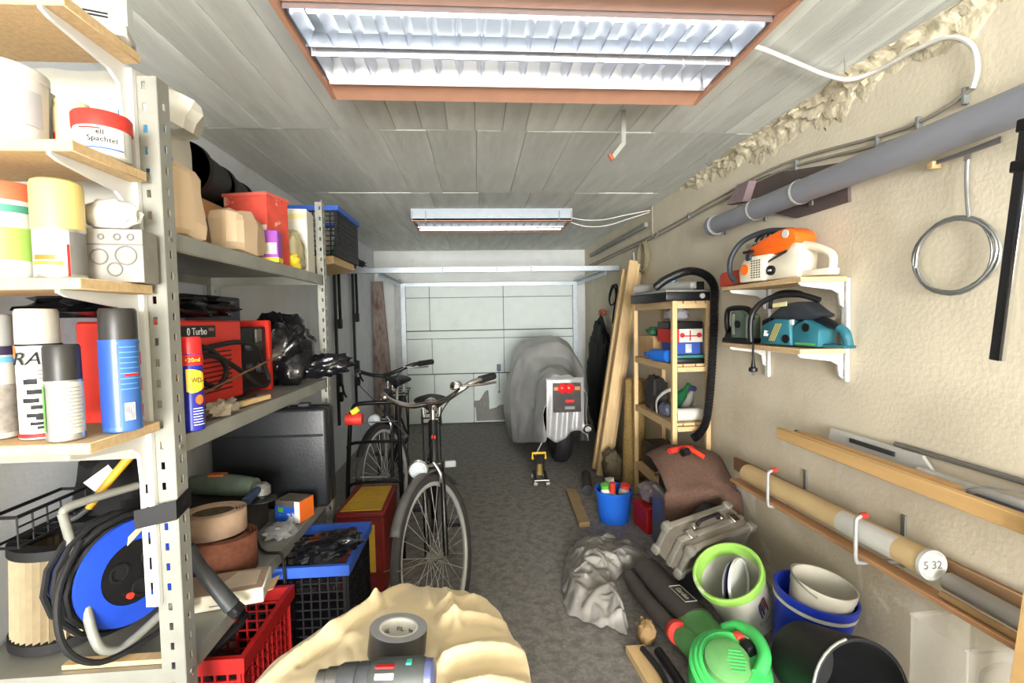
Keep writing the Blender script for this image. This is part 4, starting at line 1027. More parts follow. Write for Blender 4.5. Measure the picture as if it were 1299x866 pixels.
one(MB().sheet(cl, 300, 74, wrap=True), 'dust_sheet', CLOTH, 'wrinkled cream dust sheet draped over a box in the foreground', 'cloth', smooth=60)
t = thing('duct_tape', 'roll of silver duct tape lying on the cream dust sheet', 'tape', (-.182, 1.005, .672), (-6, 6, 0))
MB().lathe([(.040, 0), (.060, 0), (.060, .05), (.040, .05)], 48, close=True).build('tape', mat('tape_dark', (60, 60, 62), .35, .2, .1), t)
MB().lathe([(.041, .0503), (.0595, .0503), (.0595, .0512), (.041, .0512)], 48, close=True).build('tape_edge', mat('tape_grey', (140, 140, 142), .6, .1, .06), t)
MB().lathe([(.036, .001), (.0405, .001), (.0405, .0505), (.036, .0505)], 48, close=True).build('core', PAPERW, t)
for k, (a, s) in enumerate(((0, 'FIL'), (42, 'MI'), (-48, 'FIL'))):
    # printed inside the core, facing the axis
    cu = Matrix.Translation((.0355 * sin(radians(a)), .0355 * cos(radians(a)), .028)) @ rotm((0, 0, -a)); text(s, .013, INK, t, cu)
t = thing('cordless_driver', 'dark cordless driver with red badge lying on the cream dust sheet', 'power tool', (-.19, .885, .708), (0, 0, -3))
XD = rotm((0, 90, 0))
MB().lathe([(.012, -.118), (.016, -.116), (.017, -.10), (.020, -.098), (.021, -.078), (.016, -.076)], 24, XD).build('chuck', mat('chuck_grey', (84, 82, 78), .4, .6, .1), t)
MB().lathe([(.022, -.078), (.026, -.07), (.027, -.045), (.025, -.043), (.027, -.04), (.028, -.02), (.026, -.018)], 24, XD).build('clutch_ring', DGREY, t)
MB().lathe([(.027, -.02), (.032, -.01), (.033, .075), (.030, .083)], 24, XD).build('motor_housing', mat('driver_grey', (62, 66, 64), .5, 0, .15, 30), t)
MB().lathe([(.030, .082), (.029, .095), (.02, .10), (0, .10)], 24, XD).build('end_cap', mat('driver_blue', (78, 84, 124), .4), t)
MB().tube([(.05, 0, -.02), (.055, -.06, -.025), (.06, -.13, -.025)], .022, 14, sub=3).build('handle', DGREY, t)
MB().box((.012, -.012, .0305), (.034, .02, .004), (-18, 0, 0), .001).build('red_badge', INKR, t)
MB().box((.012, -.0255, .0205), (.034, .004, .010), (-48, 0, 0), .0008).build('white_print', INKW, t)
MB().box((.054, -.006, .0325), (.010, .016, .004), (-10, 0, 0), .001).build('mode_button', mat('teal_button', (60, 190, 160), .4), t)
# ------------------------------------------------------------------ right wall: pipe, cables, hooks
PIPE = mat('grey_drain_pipe', (138, 140, 148), .45, 0, .1, 7, .03, 40, stretch=(1, .3, 1), col2=(164, 164, 164), mix=(.6, .68))
t = thing('drain_pipe', 'grey plastic drain pipe running along the right wall under the ceiling', 'pipe', (1.39, 1.6, 1.84))
def pw(name, mb, m, **k): return mb.build(name, m, t, world=True, **k)
mb = MB(); mb.lathe([(.049, 0), (.049, 2.85), (.044, 2.85), (.044, 0)], 28, Matrix.Translation((1.39, -.10, 1.888)) @ rotm((-90, 0, 0)), close=True); pw('pipe', mb, PIPE)
mb = MB(); mb.lathe([(.050, 0), (.057, .005), (.057, .05), (.050, .055)], 28, Matrix.Translation((1.39, 2.705, 1.888)) @ rotm((-90, 0, 0))); pw('socket', mb, PIPE)
for y in (1.99, 2.32, 2.70):
    mb = MB(); mb.lathe([(.0515, -.007), (.0525, -.007), (.0525, .007), (.0515, .007)], 28, Matrix.Translation((1.39, y, 1.888)) @ rotm((-90, 0, 0)), close=True); pw('strap_clamp', mb, WHITEP)
    pw('clamp_foot', MB().bb(1.434, 1.442, y - .01, y + .01, 1.83, 1.85), STEELD, smooth=0)
one(MB().prism([(2.50, 2.06), (2.30, 2.055), (1.80, 1.955), (1.79, 1.80), (2.1, 1.80), (2.47, 1.93)], X1 - .016, X1 - .003, YZX), 'hardboard_sheet', mat('brown_panel', (92, 80, 76), .8, 0, .12, 10),
    'dark brown hardboard sheet fixed to the wall behind the drain pipe', 'panel', smooth=0)
one(MB().prism([(2.62, 1.98), (2.51, 2.06), (2.40, 2.05), (2.46, 1.96)], X1 - .06, X1 - .018, YZX), 'mauve_bracket', mat('mauve_metal', (140, 120, 122), .6), 'mauve metal bracket at the far end of the dark hardboard sheet', 'bracket', smooth=0)
GCAB = mat('grey_cable', (150, 144, 130), .6); WCAB = mat('white_cable', (226, 224, 216), .5)
for dz, lb in ((0, 'upper'), (-.028, 'lower')):
    mb = MB().tube([(1.445, 1.0 if dz else 1.32, 2.012 + dz - (.03 if dz else 0)), (1.447, 1.55, 1.985 + dz), (1.447, 2.2, 2.005 + dz + (.065)), (1.447, 2.9, 2.06 + dz), (1.447, 3.86, 2.03 + dz), (1.447, 6.3, 2.03 + dz)], .0065, 8, sub=6)
    one(mb, 'wall_cable', GCAB, '%s of two grey cables clipped along the right wall' % lb, 'cable', 'grey wall cables')
for (y, z), w in zip(((1.35, 2.0), (1.50, 1.978), (1.66, 1.98), (2.1, 2.037), (2.6, 2.045), (3.2, 2.04)), ('where the white lamp cable meets the wall', 'second along from the white lamp cable', 'third along from the white lamp cable',
        'above the dark hardboard sheet', 'at the far end of the drain pipe', 'farthest back above the pine unit')):
    one(MB().box((1.448, y, z), (.018, .014, .05), None, .003), 'cable_clip', GREYP, 'small grey cable clip ' + w, 'clip', 'grey cable clips on the right wall')
cord('lamp_cable', 'white cable sagging from the near ceiling light to the right wall',
     [(.857, 1.52, 2.23), (.95, 1.555, 2.235), (1.13, 1.645, 2.24), (1.30, 1.73, 2.245), (1.40, 1.74, 2.235), (1.435, 1.66, 2.225), (1.435, 1.50, 2.215), (1.437, 1.39, 2.19), (1.437, 1.325, 2.13), (1.438, 1.308, 2.06), (1.44, 1.322, 2.01)], .0075, WCAB)
cord('lamp_cable', 'pale thin cable hanging from the far ceiling light', [(.815, 4.2, 2.245), (.95, 4.18, 2.215), (1.10, 4.1, 2.20), (1.25, 4.0, 2.215), (1.44, 3.90, 2.235)], .005, WCAB)
cord('lamp_cable', 'second pale cable from the far ceiling light, hanging lower', [(.815, 4.3, 2.235), (.98, 4.26, 2.175), (1.15, 4.18, 2.165), (1.30, 4.05, 2.195), (1.44, 3.93, 2.225)], .005, WCAB)
one(MB().tube([(1.442, 3.86, 2.262), (1.442, 3.86, 2.05), (1.442, 3.80, 2.0), (1.442, 3.74, 2.03)], .009, 8, sub=4), 'cable_conduit', GCAB, 'bent grey conduit at the wall corner by the far ceiling light', 'conduit')
one(MB().bb(1.405, 1.44, 3.95, 5.9, 2.11, 2.15, .004), 'cable_duct', mat('duct_grey', (140, 138, 130), .6), 'grey cable duct on the right wall toward the garage door', 'duct')
t = thing('ceiling_hook', 'bent metal strap hook hanging from the ceiling with red tip', 'hook', (.655, 2.09, 2.05))
MB().prism([(.645, 2.262), (.645, 2.125), (.595, 2.062), (.610, 2.052), (.664, 2.118), (.664, 2.262)], 2.09, 2.096, Matrix(((1, 0, 0, 0), (0, 0, 1, 0), (0, 1, 0, 0), (0, 0, 0, 1)))).build('strap', STEEL, t, world=True, smooth=0)
MB().cyl((.592, 2.093, 2.075), (.606, 2.093, 2.05), .009, n=10).build('red_tip', mat('rusty_red', (170, 80, 50), .6), t, world=True)
for x, y in ((1.32, 1.66), (1.30, 2.66)):
    one(MB().tube([(x, y, 2.268), (x, y, 2.22), (x + .02, y + .01, 2.215)], .003, 6), 'ceiling_nail', STEELD, 'small bent nail sticking out of the ceiling, %s' % ('nearest the white cable' if y < 2 else 'farther back'), 'nail')

# coil of steel cable on its strap
t = thing('cable_coil', 'coil of grey steel cable hanging on the right wall', 'cable coil', (1.44, 1.355, 1.41))
mb = MB()
pts = []
for k in range(6 * 28):
    a = 2 * pi * k / 28; q = k // 28; r = .118 + .004 * sin(q * 2.1) + .003 * sin(a * 3 + q)
    pts.append((1.437 - .004 * (q % 3), 1.362 + r * cos(a) * 1.06 + .003 * sin(q), 1.535 + r * sin(a) * .94))
mb.tube(pts, .0038, 6); mb.build('coil', mat('steel_cable', (150, 152, 150), .4, .6, .1), t, world=True)
MB().tube([(1.432, 1.315, 1.640), (1.436, 1.325, 1.70), (1.44, 1.332, 1.76), (1.44, 1.330, 1.828)], .0055, 8, sub=4).build('tail', mat('steel_cable'), t, world=True)
one(MB().prism([(1.43, 1.836), (1.43, 1.824), (1.335, 1.822), (1.335, 1.808), (1.315, 1.808), (1.315, 1.822), (1.235, 1.824), (1.235, 1.842), (1.315, 1.838)], 1.432, 1.437, YZX), 'perforated_strip', CHROME, 'chrome perforated strip holding the cable coil', 'metal strip', smooth=0)
one(MB().bb(1.425, X1 - .003, 1.425, 1.445, 1.815, 1.838, .002), 'wood_block', WOODP, 'small wooden block on the wall beside the chrome strip', 'wood block')
t = thing('squeegee_bar', 'black bar with bright edge hanging at the right edge above the planks', 'bar', (1.335, 1.13, 1.24))
MB().box((1.335, 1.118, 1.53), (.02, .026, .58), (5.5, 0, 0), .003).build('bar', mat('bar_black', (40, 40, 42), .4, .2, .1), t, world=True)
MB().box((1.329, 1.100, 1.53), (.012, .008, .58), (5.5, 0, 0), .001).build('bright_edge', CHROME, t, world=True)
MB().box((1.335, 1.098, 1.72), (.026, .045, .028), (5.5, 0, 0), .003).build('clamp', BLACKP, t, world=True)
MB().box((1.335, 1.090, 1.815), (.028, .036, .03), (5.5, 0, 0), .003).build('clamp', BLACKP, t, world=True)
MB().tube([(1.335, 1.09, 1.81), (1.38, 1.09, 1.80), (1.456, 1.09, 1.80)], .008, 8, sub=3).build('wall_hook', STEELD, t, world=True)

# ------------------------------------------------------------------ chainsaw shelves
for z, lb in ((1.512, 'upper wooden wall shelf carrying the orange chainsaw'), (1.232, 'lower wooden wall shelf carrying the teal chainsaw')):
    t = thing('wall_shelf', lb, 'shelf', (1.35, 2.08, z - .02), None, 'wall shelves for the saws')
    MB().bb(1.25, 1.44, 1.782, 2.385, z - .02, z, .0015).build('board', CHIP, t, world=True)
    for y in (1.80, 2.31):
        poly = [(0, 0), (0, -.10), (-.014, -.09), (-.022, -.045), (-.05, -.03), (-.175, -.014), (-.185, -.006), (-.185, 0)]
        M = Matrix(((1, 0, 0, 1.438), (0, 0, 1, y), (0, 1, 0, z - .0205), (0, 0, 0, 1)))
        MB().prism(poly, -.004, .004, M).build('bracket', WHITEM, t, world=True, smooth=0)
for y, z0, z1 in ((1.80, 1.10, 1.505), (2.31, 1.06, 1.505)):
    va, fa = slotted(z1 - z0, .026, .055, .006, .025, .02)
    mb = MB().add([(1.443, y - .013 + v[0], z0 + v[2]) for v in va], fa).bb(1.4445, X1 - .003, y - .013, y - .010, z0, z1).bb(1.4445, X1 - .003, y + .010, y + .013, z0, z1)
    one(mb, 'slotted_rail', WHITEM, 'white slotted rail on the right wall, %s of the two' % ('nearer' if y < 2 else 'farther'), 'rail', smooth=0, thick=.0014)
ORANGE = mat('saw_orange', (240, 104, 26), .4, 0, .06, 10); CREAM = mat('saw_cream', (222, 214, 192), .5, 0, .07, 10); TEAL = mat('saw_teal', (44, 108, 122), .45, 0, .18, 14)
REDC = mat('bar_cover_red', (206, 70, 40), .5, 0, .12, 16); DKG = mat('saw_dark', (46, 50, 56), .5, 0, .15)
def side_frame(p0, p1, z, su=1.0):
    """local u runs from p0 to p1 (ground plane), v up, w toward the room"""
    d = Vector((p1[0] - p0[0], p1[1] - p0[1], 0)).normalized(); w = d.cross(Vector((0, 0, 1)))
    return Matrix(((d.x * su, 0, w.x, p0[0]), (d.y * su, 0, w.y, p0[1]), (0, 1, 0, z), (0, 0, 0, 1)))
def saw_thing(name, label, p0, p1, z, su=1.0):
    M = side_frame(p0, p1, z, su); o = bpy.data.objects.new(name, None); C.objects.link(o); o.matrix_world = M; PM[o.name] = M
    return tag(o, label, 'chainsaw' if 'chain' in name else 'power tool')
def tubp(t, name, pts, r, m, sub=5, flat=None): return MB().tube(pts, r, 10, sub=sub, flat=flat).build(name, m, t)
s1 = saw_thing('chainsaw', 'orange and cream petrol chainsaw with red bar cover', (1.285, 2.385), (1.385, 1.72), 1.5145, 1.0)
MB().prism([(-.045, .0), (.19, .006), (.19, .078), (-.03, .072), (-.045, .055)], -.018, .018, None, .006, 2).build('bar_cover', REDC, s1)
MB().prism([(.18, .004), (.172, .06), (.205, .112), (.27, .119), (.37, .116), (.336, .085), (.328, .004)], -.03, .075, None, .008, 2).build('engine_housing', CREAM, s1)
MB().prism([(.20, .118), (.222, .160), (.296, .187), (.392, .210), (.444, .214), (.488, .190), (.496, .156), (.44, .119), (.372, .112)], -.05, .06, None, .012, 2).build('top_cover', ORANGE, s1)
MB().prism([(.32, .004), (.33, .088), (.432, .112), (.476, .150), (.502, .136), (.508, .095), (.500, .030), (.50, .004)], -.04, .055, None, .008, 2).build('fuel_tank', CREAM, s1)
tubp(s1, 'rear_handle', [(.486, .138, .008), (.55, .118, .008), (.605, .090, .008), (.622, .065, .008), (.618, .025, .008)], .016, CREAM)
MB().prism([(.48, .004), (.625, .004), (.630, .030), (.48, .030)], -.02, .036, None, .006, 2).build('rear_guard', CREAM, s1)
tubp(s1, 'front_handle', [(.165, .012, .085), (.135, .05, .09), (.130, .12, .085), (.155, .185, .06), (.205, .218, .03), (.28, .230, .0), (.385, .214, -.03)], .0125, DKG)
mb = MB(); mb.tube([(.15, .15, -.03), (.16, .205, -.03), (.20, .232, -.04), (.30, .226, -.05)], .007, 8, sub=4)
mb.build('hand_guard', DKG, s1)
for u in (.205, .235, .265): MB().tube([(u, .20, -.02), (u + .01, .228, -.03)], .006, 6).build('guard_web', DKG, s1)
MB().prism([(.165, .11), (.18, .165), (.235, .165), (.205, .118)], -.02, .03, None, .005).build('front_block', DKG, s1)
MB().prism([(.16, .168), (.222, .178), (.222, .19), (.165, .186)], .02, .026).build('silver_bar', STEEL, s1, smooth=0)
MB().cyl((.218, .062, .072), (.218, .062, .080), .024, n=24).build('orange_badge', ORANGE, s1)
vent = None
for i in range(4):
    for j in range(8):
        if vent is None:
            vent = MB().bb(-.004, .004, -.0025, .0025, .0745, .0765).build('vent_hole', BLACKM, s1, smooth=0); vent.location = (.262, .022, 0)
        elif (.262 + i * .016) < .33 - .0005 * j: inst(vent, s1, Matrix.Translation((.262 + i * .016, .022 + j * .0105, 0)))
MB().cyl((.362, .045, .05), (.362, .045, .066), .021, n=20).build('fuel_cap', BLACKP, s1); MB().bb(.352, .372, .041, .049, .066, .070, .001).build('cap_grip', WHITEP, s1)
MB().cyl((.442, .188, .058), (.442, .188, .064), .017, n=20).build('white_badge', WHITEP, s1)
MB().prism([(.228, .10), (.262, .10), (.262, .130), (.228, .130)], .06, .085, None, .005).build('pull_handle_base', DKG, s1); MB().box((.245, .14, .08), (.06, .012, .02), None, .004).build('pull_handle', BLACKP, s1)
MB().prism([(.335, .088), (.44, .122), (.445, .114), (.338, .080)], .05, .0565).build('seam', DKG, s1, smooth=0)
MB().box((.515, .135, .01), (.035, .010, .012), (0, 0, -15), .002).build('throttle_lock', BLACKP, s1)
s2 = saw_thing('chainsaw', 'teal chainsaw with large black front handle', (1.325, 2.13), (1.385, 1.69), 1.2345)
MB().prism([(.05, .004), (.058, .085), (.133, .116), (.22, .112), (.228, .004)], -.03, .070, None, .008, 2).build('engine_housing', TEAL, s2)
MB().prism([(.215, .004), (.222, .083), (.281, .112), (.357, .072), (.352, .004)], -.03, .058, None, .008, 2).build('fuel_tank', TEAL, s2)
MB().prism([(.065, .118), (.11, .149), (.165, .178), (.245, .186), (.30, .148), (.342, .127), (.281, .108), (.133, .112)], -.05, .05, None, .012, 2).build('top_cover', DKG, s2)
MB().prism([(.02, .004), (.03, .11), (.08, .125), (.09, .01)], -.03, .045, None, .006).build('front_block', BLACKP, s2)
tubp(s2, 'rear_handle', [(.285, .122, .008), (.35, .10, .008), (.41, .075, .008)], .016, BLACKP)
tubp(s2, 'rear_handle_end', [(.40, .078, .008), (.425, .06, .008), (.438, .012, .008)], .018, TEAL)
MB().prism([(.33, .003), (.448, .003), (.452, .014), (.33, .018)], -.02, .036, None, .004).build('rear_guard', TEAL, s2)
tubp(s2, 'front_handle', [(.012, .012, .085), (.012, .08, .088), (.016, .14, .08), (.05, .188, .06), (.11, .214, .03), (.20, .214, 0), (.27, .188, -.03)], .0125, BLACKP)
tubp(s2, 'hand_guard', [(.018, .16, -.01), (.03, .212, -.01), (.08, .232, -.02), (.16, .226, -.03), (.20, .205, -.03)], .009, BLACKP)
MB().box((.15, .175, .055), (.08, .018, .004), (0, 0, 4), .001).build('label', mat('yellow_label', (214, 206, 150), .5), s2)
for k in range(4): MB().prism([(.105 + k * .010, .02), (.109 + k * .010, .02), (.150 + k * .010, .095), (.146 + k * .010, .095)], .0695, .0712).build('stripe', mat('stripe_gold', (190, 170, 90), .5), s2, smooth=0)
MB().prism([(.075, .04), (.10, .04), (.104, .05), (.09, .055), (.104, .062), (.08, .066)], .0695, .0712).build('logo', INKW, s2, smooth=0)
MB().cyl((.205, .032, .06), (.205, .032, .074), .018, n=18).build('fuel_cap', BLACKP, s2); MB().cyl((.295, .08, .05), (.295, .08, .062), .017, n=18).build('oil_cap', BLACKP, s2)
MB().bb(.216, .236, .09, .112, .058, .066, .002).build('white_tab', WHITEP, s2); MB().bb(.24, .34, .012, .018, .0575, .0595).build('green_line', GRNI, s2, smooth=0)
s3 = saw_thing('jigsaw', 'dark green power tool with closed black handle beside the teal chainsaw', (1.285, 2.375), (1.315, 2.13), 1.2345)
tubp(s3, 'handle', [(.03, .03, .02), (.012, .08, .02), (.012, .14, .02), (.035, .165, .02), (.12, .168, .02), (.18, .155, .02), (.20, .11, .02)], .013, BLACKP)
MB().prism([(.085, .02), (.085, .155), (.15, .158), (.198, .13), (.20, .02)], -.03, .055, None, .012, 2).build('body', mat('tool_green', (84, 98, 86), .5, 0, .15, 16), s3)
MB().prism([(.02, .02), (.03, .05), (.09, .05), (.09, .105), (.10, .105), (.10, .02)], -.01, .045, None, .006).build('front_block', BLACKP, s3)
MB().prism([(.02, .0), (.21, .0), (.215, .025), (.03, .025)], -.035, .06, None, .005).build('base_plate', BLACKP, s3)
MB().cyl((.145, .09, .053), (.145, .09, .062), .018, n=18).build('knob', BLACKP, s3); MB().bb(.10, .12, .04, .14, .054, .058, .002).build('pale_rib', mat('pale_green', (130, 140, 124), .5), s3)
t = thing('plug_cord', 'black mains cord with plug hanging over the lower wall shelf', 'power cord', (1.242, 2.08, 1.10))
MB().tube([(1.262, 2.36, 1.2405), (1.252, 2.25, 1.2395), (1.247, 2.12, 1.2405), (1.238, 2.082, 1.238), (1.236, 2.078, 1.20), (1.236, 2.076, 1.17)], .0045, 8, sub=5).build('cord', BLACKR, t, world=True)
MB().lathe([(.006, .06), (.009, .03), (.011, .022), (.019, .018), (.019, .004), (.012, 0), (0, 0)], 16, xf((1.236, 2.076, 1.112))).build('plug', BLACKP, t, world=True)
for dx in (-.006, .006): MB().cyl((1.236, 2.076 + dx, 1.112), (1.236, 2.076 + dx, 1.098), .0025, n=6).build('pin', CHROME, t, world=True)

# ------------------------------------------------------------------ plank shelf and tube rack at waist height
OAKY = mat('honey_pine', (208, 168, 112), .5, 0, .1, 4, .05, 40, stretch=(6, .6, 6), col2=(188, 144, 88), mix=(.58, .68))
t = thing('plank_shelf', 'long honey-coloured plank shelf on the right wall', 'shelf', (1.38, 1.4, .83))
MB().bb(1.298, 1.325, .55, 2.0, .83, .875, .002).build('front_plank', OAKY, t, world=True)
MB().bb(1.326, X1 - .003, .55, 1.985, .83, .842, .001).build('base_board', OAKY, t, world=True)
BRS = mat('brown_strip', (196, 152, 100), .7, 0, .1, 10)
one(MB().bb(1.340, 1.375, 1.25, 1.94, .8435, .872, .001), 'wood_strip', BRS, 'brown wooden strip lying just behind the front plank', 'strip')
one(MB().prism([(1.86, .843), (1.43, .843), (1.40, .862), (1.44, .905), (1.84, .905)], 1.425, 1.437, YZX), 'white_profile', WHITEP, 'white flat profile leaning on the wall above the plank shelf', 'profile', smooth=0)
one(MB().box((1.416, 1.63, .884), (.006, .20, .016), None, .001), 'metal_strip', DGREY, 'dark metal strip against the white profile', 'metal strip')
one(MB().cyl((1.40, 2.02, .851), (1.395, 1.0, .851), .007, n=10), 'steel_rod', DGREY, 'thin dark rod along the back of the plank shelf', 'rod')
one(MB().cyl((1.40, 1.42, .862), (1.385, .62, .872), .016, n=14), 'grey_tube', mat('pale_grey_tube', (176, 174, 170), .5), 'pale grey tube at the near end of the plank shelf', 'tube')
one(MB().cyl((1.447, 1.56, .912), (1.445, .66, .912), .009, n=12), 'grey_tube', mat('mid_grey_tube', (110, 106, 100), .5), 'dark grey tube touching the wall above the white profile', 'tube')
one(MB().bb(1.345, 1.375, .6, 1.22, .8435, .864, .002), 'blue_strip', mat('navy_strip', (40, 46, 66), .6), 'dark navy strip at the near end of the plank shelf', 'strip')
one(MB().bb(1.40, 1.425, 1.02, 1.08, .893, .912, .004), 'red_plug', REDP, 'small red plug on the dark grey tube end', 'plug')
cord('thin_wire', 'thin wire lying across the grey tubes', [(1.335, 1.24, .868), (1.37, 1.20, .890), (1.41, 1.12, .900), (1.438, 1.06, .930)], .003, STEELD)
t = thing('cardboard_tube', 'long cardboard tube with white end cap lettered 5 32', 'cardboard tube', (1.345, 1.85, .55))
TUBE = mat('tube_card', (206, 178, 130), .75, 0, .08, 10, stretch=(1, .4, 1))
MB().cyl((1.345, 2.30, .577), (1.345, 1.325, .612), .042, n=32).build('tube', TUBE, t, world=True)
MB().lathe([(.040, -.004), (.046, 0), (.046, .012), (.041, .016), (.036, .010), (0, .010)], 32, Matrix.Translation((1.345, 1.325, .612)) @ rotm((88, 0, 0))).build('end_cap', WHITEP, t, world=True)
tt = text('5 32', .034, mat('pencil', (120, 118, 116), .7), t, PM[t.name].inverted() @ Matrix.Translation((1.345, 1.3138, .612)) @ rotm((-2, 0, 0)))
mb = MB(); mb.sheet(lambda u, v: (1.345 + .0428 * cos(radians(100 + 130 * v)), 1.42 + u * .24, .6085 - u * .0086 + .0428 * sin(radians(100 + 130 * v))), 2, 14); mb.build('paper_label', PAPERW, t, world=True, smooth=0)
for y, lb in ((2.03, 'white steel hook with red tip holding the far end of the cardboard tube'), (1.53, 'white steel hook with red tip holding the near end of the cardboard tube')):
    t = thing('tube_hook', lb, 'hook', (1.37, y, .5), None, 'white hooks under the cardboard tube')
    MB().tube([(1.452, y, .512), (1.30, y, .512), (1.283, y, .524), (1.28, y, .54), (1.28, y, .65), (1.285, y, .668), (1.30, y, .676)], .007, 10, sub=3).build('hook', mat('pale_hook', (168, 168, 166), .4, .3), t, world=True)
    MB().cyl((1.298, y, .6758), (1.318, y, .678), .0105, n=10).build('red_tip', REDP, t, world=True)
    MB().bb(1.450, X1 - .002, y - .009, y + .009, .49, .672, .001).build('wall_plate', STEELD, t, world=True)
one(MB().box((1.422, 1.75, .568), (.018, 1.62, .07), (-1.6, 0, 0), .002), 'brown_lath', mat('dark_lath', (140, 110, 78), .8, 0, .15, 8, stretch=(4, .5, 4)), 'dark brown lath on the hooks between tube and wall', 'lath')
one(MB().box((1.325, 1.53, .532), (.05, 1.72, .016), (-1.2, 0, 0), .002), 'long_lath', mat('red_lath', (176, 132, 92), .75, 0, .15, 8, stretch=(4, .5, 4)), 'long reddish lath lying on the hooks under the cardboard tube', 'lath')
one(MB().cyl((1.372, 1.29, .575), (1.365, .55, .582), .027, n=20), 'grey_pipe', mat('dull_pipe', (150, 146, 138), .4, .3, .08), 'grey metal pipe on the hooks beyond the cardboard tube', 'pipe')
one(MB().cyl((1.318, 1.26, .5575), (1.318, .70, .5695), .010, n=12), 'brass_rod', mat('brown_rod', (150, 120, 80), .5), 'thin brown rod below the grey metal pipe', 'rod')
CLS = mat('dusty_clear', (196, 192, 182), .2, 0, .1, 10, .2, 12, alpha=.13)
t = thing('plastic_box', 'clear dusty plastic box standing under the pipes at the right edge', 'box', (1.32, 1.18, .0015))
def pb():
    mb = MB(); x0, x1, y0, y1, z1 = 1.225, 1.41, 1.10, 1.26, .502
    mb.bb(x0, x1, y0, y0 + .003, 0, z1).bb(x0, x1, y1 - .003, y1, 0, z1).bb(x0, x0 + .003, y0 + .003, y1 - .003, 0, z1).bb(x1 - .003, x1, y0 + .003, y1 - .003, 0, z1)
    return mb
pb().build('box', CLS, t, smooth=0, world=True)
for q in ((1.223, 1.412, 1.097, 1.105), (1.223, 1.412, 1.255, 1.263)): MB().bb(q[0], q[1], q[2], q[3], .498, .510, .002).build('rim', CLS, t, world=True)
pts = [(1.317 + .07 * pw_ * 1.0, 1.098, z) for pw_, z in ((-.8, .10), (-.8, .40), (-.5, .46), (.5, .46), (.8, .40), (.8, .10))]
MB().tube(pts, .005, 8, sub=4).build('moulded_arch', CLS, t, world=True)
one(MB().box((1.262, .99, .56), (.055, .03, 1.12), (0, 7, 0), .002), 'wood_post', OAKY, 'honey pine post leaning at the right edge of the view', 'post')
# ------------------------------------------------------------------ wooden shelf unit and what stands on it
UX0, UX1, UY0, UY1 = 1.195, 1.44, 2.87, 3.62
t = thing('wooden_shelf_unit', 'open pine shelf unit against the right wall', 'shelf unit', ((UX0 + UX1) / 2, (UY0 + UY1) / 2, 0))
for x in (UX0, UX1 - .03):
    for y in (UY0, UY1 - .03): MB().bb(x, x + .03, y, y + .03, 0.001, 1.4605, .002).build('post', PINEV, t, world=True)
ULV = (1.46, 1.07, .70, .26)
for z in ULV:
    for x in (UX0 + .004, UX1 - .022): MB().bb(x, x + .018, UY0 + .03, UY1 - .03, z - .045, z - .016).build('side_rail', WOODP, t, world=True)
    n = 3
    for i in range(n):
        w = (UX1 - UX0 - .004) / n
        MB().bb(UX0 + i * w + .003, UX0 + (i + 1) * w - .003, UY0 + .032, UY1 - .032, z - .016, z, .001).build('slat', WOODP, t, world=True)
    for y in (UY0 - .0, UY1 - .018): MB().bb(UX0 + .031, UX1 - .031, y, y + .018, z - .045, z - .016).build('end_rail', WOODP, t, world=True)
Z1 = ULV[0] + .0015
t = thing('flat_case', 'flat black case with silver edge on top of the pine unit', 'case', (1.30, 3.15, Z1), (0, 0, 4))
MB().bb(-.17, .12, -.28, .28, 0, .055, .008, 2).build('case', BLACKP, t); MB().bb(-.172, .122, -.283, .283, .054, .066, .003).build('silver_edge', STEEL, t)
MB().cyl((.06, -.284, .028), (.06, -.294, .028), .016, n=14).build('white_knob', WHITEP, t)
t = thing('silver_roll', 'silver roll with white end knob lying on the flat black case', 'roll', (1.27, 3.12, Z1 + .0675), (0, 0, 0))
MB().cyl((-.15, .20, .031), (.09, -.16, .031), .03, n=20).build('roll', mat('silver_fabric', (176, 174, 168), .4, .4, .06), t); MB().cyl((.09, -.16, .031), (.105, -.185, .031), .022, n=14).build('end_knob', WHITEP, t)
one(MB().bb(1.375, 1.425, 2.93, 3.0, Z1 + .0685, Z1 + .12, .004), 'black_box', BLACKP, 'small black box at the near corner on the flat case', 'box')
soft('blue_cloth', 'small light blue cloth on the silver roll', 'cloth', mat('sky_cloth', (120, 170, 205), .8), (1.27, 3.13, Z1 + .145), (.05, .05, .024), .4, 3, 3)
t = thing('vacuum_hose', 'thick black vacuum hose arching over the near end of the pine unit', 'hose', (1.38, 2.80, .6))
def hose(pts, r, m):
    P = catmull(pts, 26); mb = MB(); k = len(P)
    mb.tube(P, lambda u: r * (1 + .09 * (1 if int(u * k) % 2 else -1)), 14); return mb
hose([(1.15, 3.02, 1.555), (1.19, 2.93, 1.60), (1.27, 2.82, 1.635), (1.36, 2.79, 1.61), (1.415, 2.79, 1.54), (1.422, 2.80, 1.42), (1.415, 2.80, 1.2), (1.40, 2.80, .95), (1.375, 2.80, .74), (1.33, 2.80, .655), (1.29, 2.80, .63)], .024, BLACKP).build('hose', BLACKP, t, world=True)
Z2u = ULV[1] + .0015
t = thing('teal_case', 'flat teal tool case on the second level of the pine unit', 'case', (1.34, 3.06, Z2u))
MB().bb(-.095, .095, -.13, .13, 0, .03, .006, 2).build('lower_shell', BLACKP, t); MB().bb(-.095, .095, -.13, .13, .031, .052, .008, 2).build('lid', mat('teal_shell', (50, 120, 116), .5, 0, .1), t)
t = thing('blue_carton', 'blue carton with white print on the teal case', 'carton', (1.33, 3.06, Z2u + .0535)); MB().bb(-.09, .09, -.09, .09, 0, .075, .002).build('box', mat('royal_blue_card', (48, 80, 170), .6), t); MB().bb(-.01, .03, -.092, -.09, .01, .065).build('white_print', mat('pale_print', (190, 196, 200), .6, 0, .2, 40), t, smooth=0)
